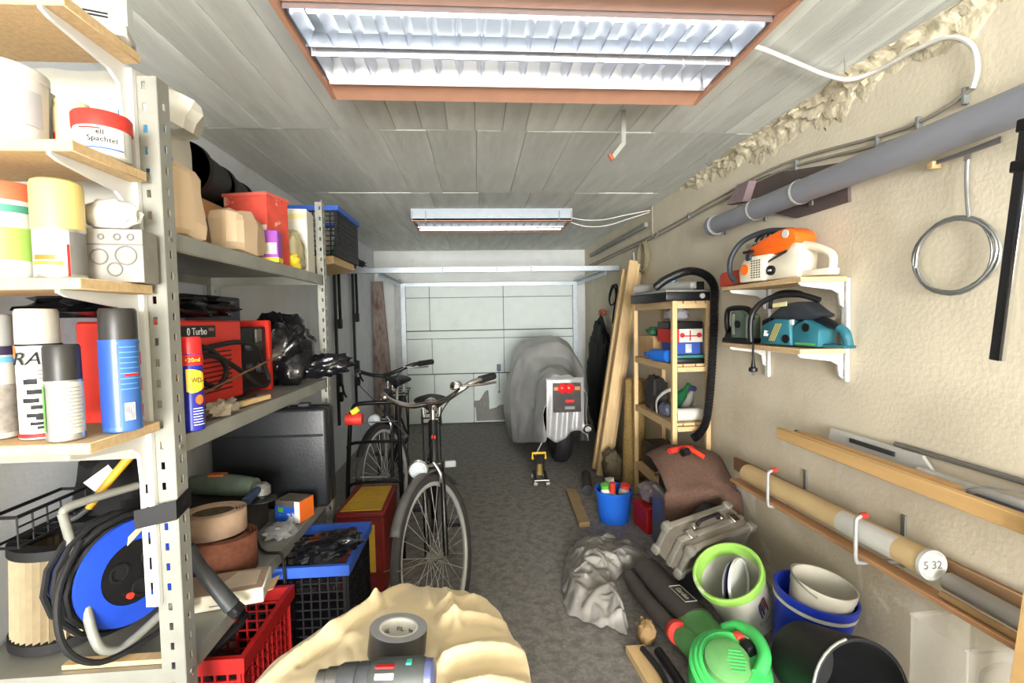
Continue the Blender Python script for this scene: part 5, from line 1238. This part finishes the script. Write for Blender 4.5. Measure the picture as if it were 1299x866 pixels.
t = thing('red_white_carton', 'red and white carton stacked on the blue carton', 'carton', (1.325, 3.06, Z2u + .1300)); MB().bb(-.11, .105, -.10, .10, 0, .085, .002).build('box', mat('white_card'), t)
MB().bb(-.112, -.05, -.102, .102, .0, .086).build('red_end', INKR, t, smooth=0); MB().bb(-.03, .10, -.1015, -.0995, .036, .044).build('red_line', INKR, t, smooth=0)
for x in (-.03, .08): MB().cyl((x, -.1, .045), (x, -.103, .045), .016, n=16).build('red_spot', INKR, t)
MB().bb(.018, .026, -.1015, -.0995, .01, .076).build('red_line', INKR, t, smooth=0)
one(MB().bb(1.21, 1.43, 2.96, 3.16, Z2u + .2165, Z2u + .262, .005), 'black_case', BLACKP, 'black case on top of the red and white carton', 'case')
soft('clear_bag', 'clear bag of small parts on the black case in the pine unit', 'bag', mat('bag_clear3', (196, 194, 198), .18, 0, .08, trans=.5, ior=1.2), (1.305, 3.08, Z2u + .308), (.07, .07, .045), .25, 3, 4)
t = thing('water_bottle', 'blue plastic drinking bottle lying at the front of the second level', 'bottle', (1.162, 3.14, Z2u + .002), (0, 0, 0))
MB().lathe([(0, 0), (.036, .002), (.040, .02), (.038, .05), (.041, .06), (.038, .09), (.041, .10), (.040, .15), (.02, .19), (.014, .20), (.014, .22), (0, .22)], 22, xf((.035, -.20, .045), (-90, 0, 18))).build('bottle', mat('blue_pet', (40, 110, 205), .15, 0, .1, trans=.3), t)
MB().lathe([(.016, .20), (.016, .225), (0, .226)], 16, xf((.035, -.20, .045), (-90, 0, 18))).build('cap', BLUEP, t)
one(MB().bb(1.22, 1.42, 3.26, 3.55, Z2u, Z2u + .16, .004), 'brown_carton', CARD, 'brown carton at the far end of the second level of the pine unit', 'carton')
soft('green_rag', 'green rag on the brown carton in the pine unit', 'rag', mat('green_cloth'), (1.28, 3.36, Z2u + .192), (.06, .08, .03), .4, 3, 7)
Z3u = ULV[2] + .0015
soft('dark_bag', 'dark bag on the third level of the pine unit', 'bag', mat('dark_fabric', (52, 48, 46), .8), (1.27, 3.34, Z3u + .12), (.06, .14, .125), .3, 2.4, 4)
one(MB().tube([(1.22, 3.2, Z3u + .012), (1.205, 3.16, Z3u + .10), (1.23, 3.08, Z3u + .17), (1.29, 3.04, Z3u + .20)], .012, 8, sub=5, flat=.4), 'white_hoop', WHITEP, 'curved white strip leaning in the third level', 'strip')
t = thing('green_bottle', 'green glass bottle leaning on the third level of the pine unit', 'bottle', (1.315, 3.17, Z3u + .035), (38, 14, 0))
MB().lathe([(0, 0), (.034, .002), (.036, .01), (.036, .15), (.016, .2), (.014, .25), (0, .25)], 20).build('bottle', mat('green_glass', (40, 110, 70), .12, 0, .1, trans=.4), t)
t = thing('spray_bottle', 'clear spray bottle with blue head on the third level', 'bottle', (1.40, 3.2, Z3u + .01), (20, 16, 0))
MB().lathe([(0, 0), (.03, .002), (.032, .01), (.03, .12), (.012, .16), (.012, .18), (0, .18)], 18).build('bottle', mat('clear_bottle', (206, 206, 200), .2, 0, .05, trans=.5), t); MB().box((-.01, -.01, .19), (.05, .03, .03), None, .005).build('spray_head', mat('navy_head', (50, 60, 110), .5), t)
t = thing('paper_roll', 'white paper roll lying at the near edge of the third level', 'paper roll', (1.325, 2.96, Z3u), None)
MB().cyl((-.075, 0, .041), (.09, 0, .041), .04, n=24).build('roll', PAPERW, t); MB().cyl((-.077, 0, .041), (-.074, 0, .041), .03, n=20).build('red_label', mat('dull_red', (170, 70, 60), .7), t)
soft('packing_bag', 'clear and blue packing bag before the dark bag on the third level', 'bag', mat('blue_bag', (110, 116, 140), .25, 0, .2, 20, trans=.3), (1.245, 3.12, Z3u + .045), (.03, .06, .047), .2, 3, 9)
Z4u = ULV[3] + .0015
t = thing('red_saw', 'red and black tool on the lowest level of the pine unit', 'power tool', (1.335, 3.0, Z4u)); MB().bb(-.08, .08, -.08, .08, 0, .12, .02, 2).build('body', REDP, t); MB().tube([(-.05, 0, .115), (-.03, 0, .16), (.04, 0, .16), (.06, 0, .115)], .013, 8, sub=3).build('handle', BLACKP, t)
one(MB().bb(1.24, 1.41, 3.22, 3.55, Z4u, Z4u + .18, .006), 'black_toolbox', BLACKP, 'black toolbox at the far end of the lowest level', 'toolbox')
one(MB().tube([(1.215, 3.2, Z4u + .02), (1.23, 3.05, Z4u + .10), (1.225, 3.0, Z4u + .16)], .014, 10, sub=3), 'chrome_tube', CHROME, 'short chrome tube leaning in the lowest level', 'tube')

# ------------------------------------------------------------------ far right: beams, rope, coats, mat
for i, (dx, dy, w, d, L) in enumerate(((0, 0, .075, .045, 1.86), (.052, .055, .05, .05, 1.84), (.078, .112, .085, .045, 1.82), (.02, .17, .11, .045, 1.80))):
    mb = MB().box((0, 0, L / 2), (w, d, L), None, .002)
    mb.v = [tuple(xf((1.045 + dx, 4.05 + dy, .008), (0, 9.2, 0)) @ Vector(v)) for v in mb.v]
    one(mb, 'wood_beam', PINEV if i != 1 else mat('pale_beam', (230, 200, 150), .6, 0, .08, 6, stretch=(8, 8, 1)),
        ['pine beam leaning at the wall, nearest of the bundle', 'pale narrow beam second in the leaning bundle', 'pine beam third in the leaning bundle', 'wide pine beam at the back of the leaning bundle'][i], 'beam', 'beams leaning by the pine unit')
t = thing('rope_coil', 'coil of pale rope hanging high on the right wall', 'rope', (1.43, 4.05, 1.74))
pts = []
for k in range(5 * 22):
    a = 2 * pi * k / 22; q = k // 22
    pts.append((1.44 - .008 * (q % 3), 4.06 + (.105 + .012 * sin(q * 1.9)) * cos(a), 1.875 + (.125 + .01 * cos(q * 2.3)) * sin(a)))
MB().tube(pts, .011, 7).build('rope', mat('rope', (150, 142, 112), .9, 0, .2, 60, .4, 200), t, world=True); MB().cyl((1.40, 4.06, 1.985), (X1 - .002, 4.06, 1.985), .006, n=8).build('nail', STEELD, t, world=True)
one(MB().prism([(4.26, 1.74), (4.32, 1.95), (4.335, 1.945), (4.275, 1.735)], 1.43, 1.445, YZX), 'bright_lath', WHITEM, 'short pale metal lath beside the rope coil', 'lath', smooth=0)
soft('black_coat', 'black coat hanging in the far right corner beside the motorcycle', 'coat', BLACKM, (1.375, 5.35, .66), (.075, .42, .62), .3, 2.4, 5, sq=.8, flat=False, nu=36, nv=26)
one(MB().tube([(1.43, 5.12, 1.55), (1.425, 4.98, 1.66), (1.43, 4.86, 1.70), (1.425, 4.80, 1.62), (1.43, 4.90, 1.52), (1.425, 5.05, 1.50), (1.43, 5.10, 1.60), (1.425, 4.95, 1.70), (1.425, 4.84, 1.60), (1.42, 4.93, 1.38), (1.415, 4.92, 1.30)], .009, 7, sub=5), 'cable_tangle', BLACKR, 'tangle of black cable hanging behind the leaning beams', 'cable')
soft('orange_handle', 'faded orange tool hanging on the black cable tangle', 'tool', mat('faded_orange', (196, 110, 84), .6), (1.415, 5.35, 1.42), (.03, .08, .035), .4, 3, 4, flat=False)
one(MB().lathe([(.0, 0), (.085, 0), (.088, .02), (.086, .86), (.07, .87), (0, .85)], 24, xf((1.245, 3.80, .0015), (0, 2, 0))), 'woven_mat', mat('woven_straw', (168, 138, 84), .95, 0, .25, 70, .6, 90), 'rolled straw mat standing between beams and pine unit', 'mat')
one(MB().blob((1.09, 3.86, .14), (.07, .10, .14), .3, 3, 24, 16, 4, None, .8, -.135), 'burlap_sack', mat('burlap', (100, 90, 70), .95, 0, .2, 50, .4), 'small burlap sack at the foot of the straw mat', 'sack', smooth=50)

# ------------------------------------------------------------------ covered motorcycle
t = thing('motorcycle', 'motorcycle under a silver grey cover with red tail light showing', 'motorcycle', (.76, 5.0, 0))
COVG = mat('silver_cover', (172, 172, 170), .34, .25, .1, 8, .1, 25)
SECT = [(4.20, .77, .165, .80, .33), (4.24, .77, .18, .86, .26), (4.5, .75, .20, .89, .20), (4.72, .74, .25, .90, .14), (4.88, .735, .335, .98, .10), (5.0, .73, .37, 1.11, .08), (5.15, .73, .385, 1.165, .08), (5.35, .74, .37, 1.14, .08), (5.6, .76, .27, .98, .10), (5.85, .78, .14, .72, .15)]
def cov(u, v):
    k = v * (len(SECT) - 1); i = min(int(k), len(SECT) - 2); f = k - i; f = f * f * (3 - 2 * f)
    y, xc, hw, zt, zb = [SECT[i][q] * (1 - f) + SECT[i + 1][q] * f for q in range(5)]
    a = pi * u                                         # over the top from left to right
    cx_ = cos(a); sx_ = sin(a)
    x = xc - hw * math.copysign(abs(cx_) ** .55, cx_) * (1 + .10 * (1 - sx_))
    z = zb + (zt - zb) * sx_ ** .55
    fold = .03 * sin(a * 8 + y * 6) * (1 - sx_) + .03 * noise.noise(Vector((x * 3, y * 3, z * 2))) + .06 * (abs(noise.noise(Vector((x * 6, y * 5, z * 1.6 + 3)))) - .2)
    return (x + fold * cx_ * -1, y, z + fold * sx_)
MB().sheet(cov, 34, 44).build('cover', COVG, t, world=True, smooth=24, thick=.003)
# closed tail end: the cover hangs straight down behind the tail
def tail(u, v):
    x = .60 + .34 * u; z = .845 - (.52 + .05 * sin(u * 6)) * v; y = 4.195 - .02 * sin(pi * u) - .012 * sin(u * 22 + v * 3) * v
    return (x, y, z)
MB().sheet(tail, 40, 18).build('tail_flap', mat('pale_cover', (172, 172, 172), .35, .25, .08, 10, .1), t, world=True, smooth=60, thick=.002)
MB().bb(.655, .90, 4.142, 4.150, .545, .80, .003).build('tail_window', mat('dark_window', (70, 66, 66), .2, 0, .15, 14), t, world=True)
for x in (.74, .80): MB().lathe([(0, .016), (.03, .012), (.045, 0), (0, 0)], 20, Matrix.Translation((x, 4.143, .755)) @ rotm((90, 0, 0))).build('tail_light', mat('tail_red', (220, 40, 40), .25), t, world=True)
for x0, x1 in ((.660, .70), (.845, .893)): MB().bb(x0, x1, 4.134, 4.143, .738, .772, .003).build('indicator', mat('amber', (190, 120, 60), .3), t, world=True)
MB().box((.80, 4.138, .645), (.08, .01, .03), None, .004).build('reflector', mat('tail_red'), t, world=True); MB().box((.80, 4.138, .585), (.09, .008, .028), None, .003).build('number_plate', GREYP, t, world=True)
mb = MB(); mb.lathe([(.22, -.07), (.27, -.075), (.30, -.05), (.31, 0), (.30, .05), (.27, .075), (.22, .07)], 40, Matrix.Translation((.77, 4.52, .312)) @ rotm((0, 90, 0)), close=True); mb.build('rear_wheel', BLACKR, t, world=True)
mb = MB(); mb.lathe([(.22, -.06), (.22, .06), (0, .05), (0, -.05)], 30, Matrix.Translation((.77, 4.52, .312)) @ rotm((0, 90, 0)), close=True); mb.build('rim', DGREY, t, world=True)
mb = MB(); mb.lathe([(.042, 0), (.045, .01), (.04, .012), (.04, .10), (.028, .10), (.028, 0)], 24, Matrix.Translation((.965, 4.16, .385)) @ rotm((-80, 0, 0)), close=True); mb.build('exhaust_tip', CHROME, t, world=True)
MB().tube([(.965, 4.20, .38), (.95, 4.6, .33), (.90, 5.0, .25)], .045, 14, sub=4).build('exhaust', STEELD, t, world=True)
mb = MB(); mb.lathe([(.23, -.05), (.28, -.05), (.30, 0), (.28, .05), (.23, .05)], 36, Matrix.Translation((.77, 5.72, .302)) @ rotm((0, 90, 0)), close=True); mb.build('front_wheel', BLACKR, t, world=True)
MB().tube([(.77, 4.9, .35), (.77, 5.3, .30), (.77, 5.7, .30)], .06, 10, sub=3).build('engine_block', BLACKM, t, world=True); MB().tube([(.72, 4.75, .30), (.56, 4.72, .0085)], .010, 8).build('side_stand', STEELD, t, world=True)
t = thing('trolley_jack', 'small black trolley jack with yellow handle bar on the floor', 'jack', (.505, 3.95, 0))
for s in (-1, 1): MB().prism([(-.12, .03), (.12, .03), (.12, .07), (.0, .10), (-.12, .06)], -.004, .004, Matrix.Translation((s * .045, 0, 0)) @ YZX).build('side_plate', BLACKP, t, smooth=0)
for s in (-1, 1):
    for y in (-.10, .10): MB().cyl((s * .035, y, .026), (s * .065, y, .026), .025, n=16).build('wheel', STEELD, t)
MB().cyl((-.06, -.115, .055), (.06, -.115, .055), .007, n=8).build('axle', CHROME, t)
for s in (-1, 1): MB().tube([(s * .03, .02, .08), (s * .035, .05, .22)], .008, 8).build('arm', BLACKP, t)
MB().tube([(-.055, .05, .185), (-.055, .052, .235), (.055, .052, .235), (.055, .05, .185)], .011, 8).build('handle_bar', mat('jack_yellow', (226, 180, 40), .4), t); MB().cyl((0, .02, .06), (0, .03, .15), .03, .022, 14).build('ram', mat('olive_ram', (130, 110, 50), .5), t)

# ------------------------------------------------------------------ floor, right side
t = thing('blue_bucket', 'blue bucket full of empty bottles beside the floor plank', 'bucket', (.90, 3.15, .0015))
MB().lathe([(0, .004), (.098, .004), (.122, .20), (.126, .20), (.127, .215), (.121, .215), (.100, .0), (0, 0)], 32).build('bucket', mat('bucket_blue', (30, 96, 200), .4, 0, .08), t)
for i, (x, y, a, b, m, lb) in enumerate(((.862, 3.135, 8, -10, mat('label_white', (222, 226, 214), .4, 0, .15, 60), 'white labelled jar with green lid in the blue bucket'), (.938, 3.125, 10, 10, mat('clear_bottle'), 'clear bottle lying on top of the blue bucket'), (.90, 3.20, -6, -3, mat('label_white'), 'pale bottle standing upright in the blue bucket'))):
    b_ = thing('empty_bottle', lb, 'bottle', (x, y, .09), (a, b, 0), 'bottles in the blue bucket')
    MB().lathe([(0, 0), (.034, .002), (.036, .01), (.036, .13), (.028, .15), (.028, .155)], 20).build('bottle', m, b_); MB().lathe([(.031, .15), (.031, .175), (0, .176)], 20).build('cap', GRNI if i == 0 else (REDP if i == 1 else WHITEP), b_)
one(MB().cyl((.865, 3.055, .228), (.865, 3.05, .29), .02, n=12), 'red_lighter', REDP, 'small red can at the front rim of the blue bucket', 'can')
t = thing('red_bin', 'red plastic bin beside the blue bucket', 'bin', (1.10, 3.00, .0015), (0, 0, 8)); MB().bb(-.075, .075, -.09, .09, 0, .16, .006).build('bin', CRR, t); MB().bb(-.082, .082, -.097, .097, .15, .17, .004).build('rim', CRR, t)
soft('clear_bag', 'clear bag of packaging lying on the red bin', 'bag', mat('bag_mauve', (176, 160, 164), .2, 0, .15, 20, trans=.4, ior=1.2), (1.105, 3.01, .233), (.07, .085, .06), .3, 3, 3)
one(MB().bb(1.12, 1.15, 2.93, 2.96, .236, .27, .003), 'yellow_pack', YELI, 'small yellow pack by the clear bag on the red bin', 'pack')
one(MB().prism([(.675, 3.70), (.75, 3.66), (.715, 3.06), (.64, 3.05)], .0015, .035), 'floor_plank', mat('floor_lath', (150, 126, 92), .8, 0, .15, 8), 'short plank lying on the floor before the leaning beams', 'plank', smooth=0)
one(MB().cyl((.83, 3.62, .04), (.90, 3.98, .04), .038, n=20), 'grey_post_base', DGREY, 'dark pipe on the floor beside the short plank', 'pipe')
GHEAP = mat('grey_tarp', (142, 138, 132), .5, 0, .14, 9, .25, 22, col2=(112, 104, 94), mix=(.5, .64))
HO = [(.46, 2.58), (.55, 2.80), (.68, 2.90), (.86, 2.86), (.955, 2.70), (.93, 2.56), (.77, 2.47), (.66, 2.34), (.655, 2.14), (.62, 1.97), (.56, 2.02), (.47, 2.06), (.39, 2.18), (.41, 2.36)]
HC = [Vector((p.x, p.y)) for p in catmull([(x, y, 0) for x, y in HO], 6, True)]; HM = Vector((.64, 2.46))
HR = random.Random(21); HF = []
for k in range(90):
    c = Vector((HR.uniform(.40, .94), HR.uniform(2.0, 2.88))); a = HR.uniform(0, pi); L = HR.uniform(.05, .17); d = Vector((cos(a), sin(a))) * L
    HF.append((c - d, c + d, HR.uniform(.014, .036) * (1 if HR.random() < .8 else -.5), HR.uniform(.014, .032)))
def heap(u, v):
    k = u * len(HC); i = int(k) % len(HC); f = k - int(k); e = HC[i] * (1 - f) + HC[(i + 1) % len(HC)] * f
    d = e - HM; p = HM + d * v * (1 + .09 * noise.noise(Vector((u * 34, 0, 5))) * v)
    z = .010 + .09 * (1 - v ** 2.4) * (.8 + .5 * noise.noise(Vector((p.x * 5, p.y * 5, 1)))); g = min(1, (1 - v) * 5 + .12); fp = fn_ = 0.0
    for a_, b_, h, w in HF:
        q = seg_d(p, a_, b_)
        if q < w * 2.6:
            t_ = h * g * math.exp(-(q / w) ** 2); fp = max(fp, t_); fn_ = min(fn_, t_)
    z += fp + fn_
    return (p.x, p.y, max(z, .003))
one(MB().sheet(heap, 190, 70, wrap=True), 'tarp_heap', GHEAP, 'crumpled grey tarpaulin heaped on the floor', 'tarpaulin', smooth=50)
soft('brown_rag', 'brown rag at the near end of the grey tarpaulin', 'rag', mat('brown_rag', (140, 112, 74), .9, 0, .15, 20), (.685, 1.93, .045), (.036, .045, .047), .25, 2.6, 3)
one(MB().prism([(.58, 1.87), (.655, 1.87), (.69, 1.48), (.615, 1.48)], .002, .032), 'edge_board', WOODP, 'short pale board on the floor beside the leaf blower', 'board', smooth=0)
# grey cabinet with brown cover
t = thing('grey_cabinet', 'grey metal box under the brown carpet piece', 'box', (1.215, 2.66, .0015))
MB().bb(-.18, .18, -.10, .15, 0, .36, .02, 3).build('box', mat('grey_metal', (120, 122, 124), .35, .5, .08), t); MB().cyl((-.07, -.105, .02), (-.07, -.105, .34), .022, n=16).build('round_edge', CHROME, t)
def carpet(u, v):
    x = (u - .5) * .44; y = (v - .5); hang = 0
    if v < .42: yy = -.165 - .02 * sin(u * 5); zz = .44 - (.42 - v) / .42 * (.155 + .06 * sin(u * 7 + 1)); zz += .02; bul = .03 * sin(pi * v / .42)
    else: q = (v - .42) / .58; yy = -.165 + q * .33; zz = .46 + .13 * sin(pi * q * .62) ; bul = 0
    zz += .03 * noise.noise(Vector((u * 3, v * 3, 2))) - .05 * abs(2 * u - 1) ** 3
    return (1.205 + x * (1 - .10 * (v > .42)), 2.66 + yy - bul + .015 * noise.noise(Vector((u * 5, v * 4, 8))), zz)
one(MB().sheet(carpet, 34, 34), 'carpet_piece', mat('brown_carpet', (94, 70, 58), .98, 0, .2, 90, .5, 160), 'brown carpet piece draped over the grey metal box', 'carpet', smooth=70, thick=.012)
one(MB().bb(1.06, 1.36, 2.57, 2.77, .364, .45, .02, 2), 'dark_bundle', BLACKM, 'dark bundle under the brown carpet piece', 'bundle')
t = thing('hand_blower', 'red and black hand tool lying on the brown carpet piece', 'hand tool', (1.19, 2.61, .575), (0, 0, 20)); MB().tube([(0, .03, .045), (.01, -.02, .035), (.03, -.07, .01)], .014, 10, sub=3).build('handle', mat('tool_red', (222, 60, 36), .4), t); MB().cyl((-.06, 0, .03), (-.02, 0, .035), .022, n=14).build('head', BLACKP, t); MB().tube([(-.10, .06, .03), (.0, .06, .035), (.06, .05, .03)], .017, 8, sub=2).build('body', REDP, t)
# aluminium case
ALU = mat('brushed_alu', (176, 172, 162), .35, .7, .12, 10, .08, 60, stretch=(1, 6, 6)); ALUP = mat('case_panel', (134, 126, 114), .5, .4, .12, 14)
t = thing('aluminium_case', 'silver aluminium case leaning behind the white and green bucket', 'case', (1.065, 2.25, .22), (25, 0, 27))
L_, T_, H_ = .47, .165, .165
MB().bb(-L_ / 2 + .006, L_ / 2 - .006, -T_ / 2 + .006, T_ / 2 - .006, .006, H_ - .006).build('panels', ALUP, t, smooth=0)
for y in (-T_ / 2 + .012, -.012, T_ / 2 - .012):
    for z in (.012, H_ - .012): MB().bb(-L_ / 2, L_ / 2, y - .014, y + .014, z - .013, z + .013, .006, 2).build('edge_profile', ALU, t)
    for x in (-L_ / 2 + .012, L_ / 2 - .012): MB().bb(x - .013, x + .013, y - .014, y + .014, .012, H_ - .012, .006, 2).build('edge_profile', ALU, t)
for x in (-L_ / 2 + .012, L_ / 2 - .012):
    for z in (.012, H_ - .012):
        for y in (-T_ / 2 + .010, T_ / 2 - .010): MB().box((x, y, z), (.045, .045, .045), None, .012, 2).build('corner', ALU, t)
MB().tube([(-.075, .02, H_), (-.065, .02, H_ + .032), (.065, .02, H_ + .032), (.075, .02, H_)], .009, 8, sub=3).build('handle', BLACKP, t)
for x in (-.16, .16): MB().bb(x - .022, x + .022, -.035, .01, H_ - .002, H_ + .014, .003).build('latch', CHROME, t)
for x in (-.10, .10): MB().bb(x - .015, x + .015, .005, .035, H_ - .002, H_ + .012, .003).build('handle_mount', CHROME, t)
one(MB().box((1.135, 2.315, .083), (.28, .16, .163), (0, 0, 27), .006), 'flat_toolbox', DGREY, 'dark flat toolbox under the aluminium case', 'toolbox')
# buckets
def bucket(mb, rb, rt, h, M, wall=.004, lip=.010):
    return mb.lathe([(0, 0), (rb, 0), (rt, h - .03), (rt + lip * .4, h - .03), (rt + lip * .6, h - .002), (rt, h), (rt - wall, h - .002), (rb - wall, .005), (0, .005)], 44, M)
def axis_m(p, ax, roll=0):
    return Matrix.Translation(Vector(p)) @ Vector(ax).to_track_quat('Z', 'Y').to_matrix().to_4x4() @ Matrix.Rotation(radians(roll), 4, 'Z')
t = thing('paint_bucket', 'white paint bucket with lime green rim tipped toward the room', 'bucket', (1.06, 1.93, .0015))
BA = Vector((-.48, -.24, .85)).normalized(); MBk = PM[t.name].inverted() @ axis_m((1.145, 1.95, .08), BA)
bucket(MB(), .110, .132, .275, MBk).build('bucket', mat('paint_white', (200, 198, 184), .45, 0, .08, 9, col2=(186, 196, 140), mix=(.56, .7)), t)
MB().lathe([(.128, .262), (.135, .240), (.141, .246), (.141, .276), (.134, .279), (.126, .275), (.120, .225), (.119, .225)], 44, MBk, close=True).build('green_rim', mat('lime_rim', (140, 186, 84), .45, 0, .1, 14, col2=(214, 216, 190), mix=(.54, .64)), t)
# the printed mark on the bucket wall
dl = MBk.to_3x3().inverted() @ Vector((.40, -.88, -.1)); a0 = math.atan2(dl.y, dl.x)
def onb(a, z, k=1.0): r = .110 + .022 * z / .245 + .0012; return MBk @ Vector((r * cos(a), r * sin(a), z))
ELE = [[(-.20, .10), (-.15, .10), (-.12, .15), (-.10, .19), (-.16, .185), (-.21, .15)], [(-.095, .19), (-.115, .15), (-.10, .115), (-.05, .105), (-.03, .13), (-.04, .195)], [(-.03, .195), (-.02, .13), (.03, .135), (.03, .20)], [(.04, .20), (.04, .135), (.10, .14), (.10, .20)],
       [(.11, .20), (.11, .12), (.16, .10), (.19, .13), (.17, .19)]]
for poly, cc in zip(ELE, ((70, 58, 110), (52, 40, 70), (120, 62, 50), (96, 44, 38), (110, 50, 44))):
    mb = MB(); cen = (sum(p[0] for p in poly) / len(poly), sum(p[1] for p in poly) / len(poly))
    vs = [onb(a0 + x, z) for x, z in poly] + [onb(a0 + cen[0], cen[1])]; mb.add(vs, [(i, (i + 1) % len(poly), len(poly)) for i in range(len(poly))])
    mb.build('elephant_stripe', mat('print_%d' % cc[0], cc, .6), t, smooth=0)
tm = text('Caparol', .030, GREYI, t, Matrix.Identity(4))
for v in tm.data.vertices:
    x, y, z = v.co; v.co = onb(a0 + .02 + x / .125, .075 + z * 1.0)
for i, (dx, m, lb) in enumerate(((0.0, mat('navy_lid', (38, 36, 58), .5), 'dark navy lid standing in the white paint bucket'), (.030, WHITEP, 'white lid standing beside the navy one in the paint bucket'))):
    o = thing('bucket_lid', lb, 'lid', (1.055 + dx, 1.905, .12), None, 'lids in the paint bucket')
    ML = PM[o.name].inverted() @ axis_m((1.042 + dx * .8, 1.898, .240 + dx * .3), Vector((.60, -.72, .136)).normalized())
    MB().lathe([(0, 0), (.092, 0), (.099, .003), (.099, .014), (.093, .014), (.091, .005), (0, .005)], 36, ML).build('disc', m, o); MB().lathe([(.0995, .004), (.101, .004), (.101, .010), (.0995, .010)], 36, ML, close=True).build('rim', GREYP if i == 0 else WHITEM, o)
t = thing('blue_pail', 'blue pail with white rim band leaning at the right wall', 'bucket', (1.285, 1.83, .0015))
BP = PM[t.name].inverted() @ axis_m((1.25, 1.74, .025), Vector((.10, -.08, 1)).normalized())
bucket(MB(), .112, .138, .285, BP).build('pail', mat('pail_blue', (34, 56, 176), .35, 0, .08), t); MB().lathe([(.1372, .240), (.1415, .240), (.1425, .253), (.1385, .253)], 44, BP, close=True).build('white_band', WHITEP, t)
MB().lathe([(0, 0), (.05, 0), (.05, .004), (0, .004)], 8, BP @ Matrix.Translation((-.04, -.128, .15)) @ rotm((84, 0, -15)) @ Matrix.Scale(.45, 4)).build('yellow_sticker', mat('cream_label'), t)
t = thing('grey_pail', 'pale grey pail nested inside the blue pail', 'bucket', (1.29, 1.82, .1))
GP = PM[t.name].inverted() @ axis_m((1.264, 1.73, .085), Vector((.14, -.10, 1)).normalized())
bucket(MB(), .085, .108, .27, GP, lip=.006).build('pail', mat('pail_grey', (186, 180, 164), .6, 0, .08, 14), t); MB().tube([(GP @ Vector((.114 * cos(radians(a)), .114 * sin(radians(a)), .245 + .03 * sin(radians(a))))) for a in range(10, 171, 10)], .003, 6).build('handle', STEELD, t)
t = thing('black_bucket', 'black builder bucket lying on its side with wire handle', 'bucket', (1.09, 1.49, .0015))
KB = PM[t.name].inverted() @ axis_m((1.118, 1.565, .165), Vector((.04, -.85, .20)).normalized())
bucket(MB(), .118, .152, .26, KB).build('bucket', mat('builder_black', (26, 26, 27), .6, 0, .2, 16), t)
MB().tube([(KB @ Vector((.163 * cos(radians(a)), .163 * sin(radians(a)), .262))) for a in range(100, 281, 10)], .004, 6).build('handle', STEEL, t)
# leaf blower
BG = mat('blower_green', (70, 190, 96), .42, 0, .08, 10, col2=(120, 160, 90), mix=(.6, .74)); BGR = mat('blower_dusty', (92, 150, 86), .6, 0, .15, 14); TUBD = mat('blower_tube', (74, 68, 64), .6, 0, .18, 12)
t = thing('leaf_blower', 'green leaf blower with two dark tubes lying on the floor', 'leaf blower', (.88, 1.95, .0015))
MB().tube([(.882, 1.86, .118), (.866, 2.12, .088), (.855, 2.38, .072)], lambda u: .076 - .006 * u, 20, sub=5, flat=.72).build('blow_tube', TUBD, t, world=True)
MB().tube([(.782, 1.86, .085), (.757, 2.12, .06), (.755, 2.36, .045)], .036, 16, sub=5).build('suction_tube', TUBD, t, world=True)
MB().lathe([(.043, 0), (.046, .012), (.044, .045), (.03, .058), (0, .06)], 20, axis_m((.788, 1.862, .088), (-.12, -.95, .30))).build('red_cap', mat('cap_coral', (226, 66, 56), .4), t, world=True)
MB().tube([(.79, 1.80, .10), (.80, 1.72, .115), (.82, 1.64, .12)], lambda u: .040 + .02 * u, 16, sub=4).build('side_duct', BGR, t, world=True)
MB().tube([(.878, 1.88, .112), (.872, 1.80, .112), (.865, 1.70, .125)], lambda u: .074 + .008 * u, 20, sub=4, flat=.72).build('collar', BGR, t, world=True)
bx = axis_m((.858, 1.575, .125), (-.12, -.42, .9))
for k, (r, h0, h1) in enumerate(((.135, -.06, .03), (.122, .03, .048), (.108, .048, .062))): MB().lathe([(0, h0), (r * .96, h0), (r, h0 + .006), (r, h1 - .006), (r * .95, h1), (0, h1)], 36, bx).build('fan_housing', BG, t, world=True)
MB().lathe([(.062, .06), (.078, .062), (.074, .085), (.05, .098), (0, .10)], 30, bx @ Matrix.Translation((-.015, -.01, 0))).build('motor_cover', BGR, t, world=True)
for k in range(7): MB().box((0, 0, 0), (.06 - abs(k - 3) * .006, .004, .004), None).build('vent_rib', BG, t, smooth=0).matrix_basis = PM[t.name].inverted() @ bx @ Matrix.Translation((.01, -.05 + k * .011, .099))
MB().tube([(.905, 1.70, .19), (.945, 1.67, .22), (.962, 1.59, .235), (.945, 1.51, .22), (.90, 1.47, .19)], .022, 14, sub=5).build('handle', BG, t, world=True)
MB().box((.915, 1.62, .215), (.03, .035, .03), (0, 0, 10), .008, 2).build('red_trigger', mat('cap_coral'), t, world=True); MB().box((.925, 1.575, .20), (.04, .05, .05), (0, 0, 10), .01, 2).build('black_switch', BLACKP, t, world=True)
lab = Matrix.Translation((.875, 2.0, .1585)) @ rotm((-6, 0, 0)) @ rotm((0, 0, -86)) @ rotm((-90, 0, 0))
text('Garden', .034, mat('label_grey', (176, 170, 160), .6), t, PM[t.name].inverted() @ lab)
fr = [(-.075, -.026), (.075, -.026), (.075, .026), (-.075, .026)]
MB().tube([lab @ Vector((x, 0, z)) for x, z in fr], .0018, 4, closed=True).build('label_frame', mat('label_grey'), t, world=True)
one(MB().tube([(.70, 1.83, .03), (.715, 1.70, .026), (.722, 1.58, .026), (.726, 1.46, .026)], .018, 12, sub=4), 'black_pipe', BLACKP, 'black pipe lying beside the leaf blower', 'pipe')
one(MB().tube([(.635, 1.83, .0455), (.65, 1.76, .0455), (.66, 1.68, .0455), (.655, 1.60, .0455)], .012, 8, sub=4), 'black_strap', BLACKR, 'black strap on the short pale board', 'strap')
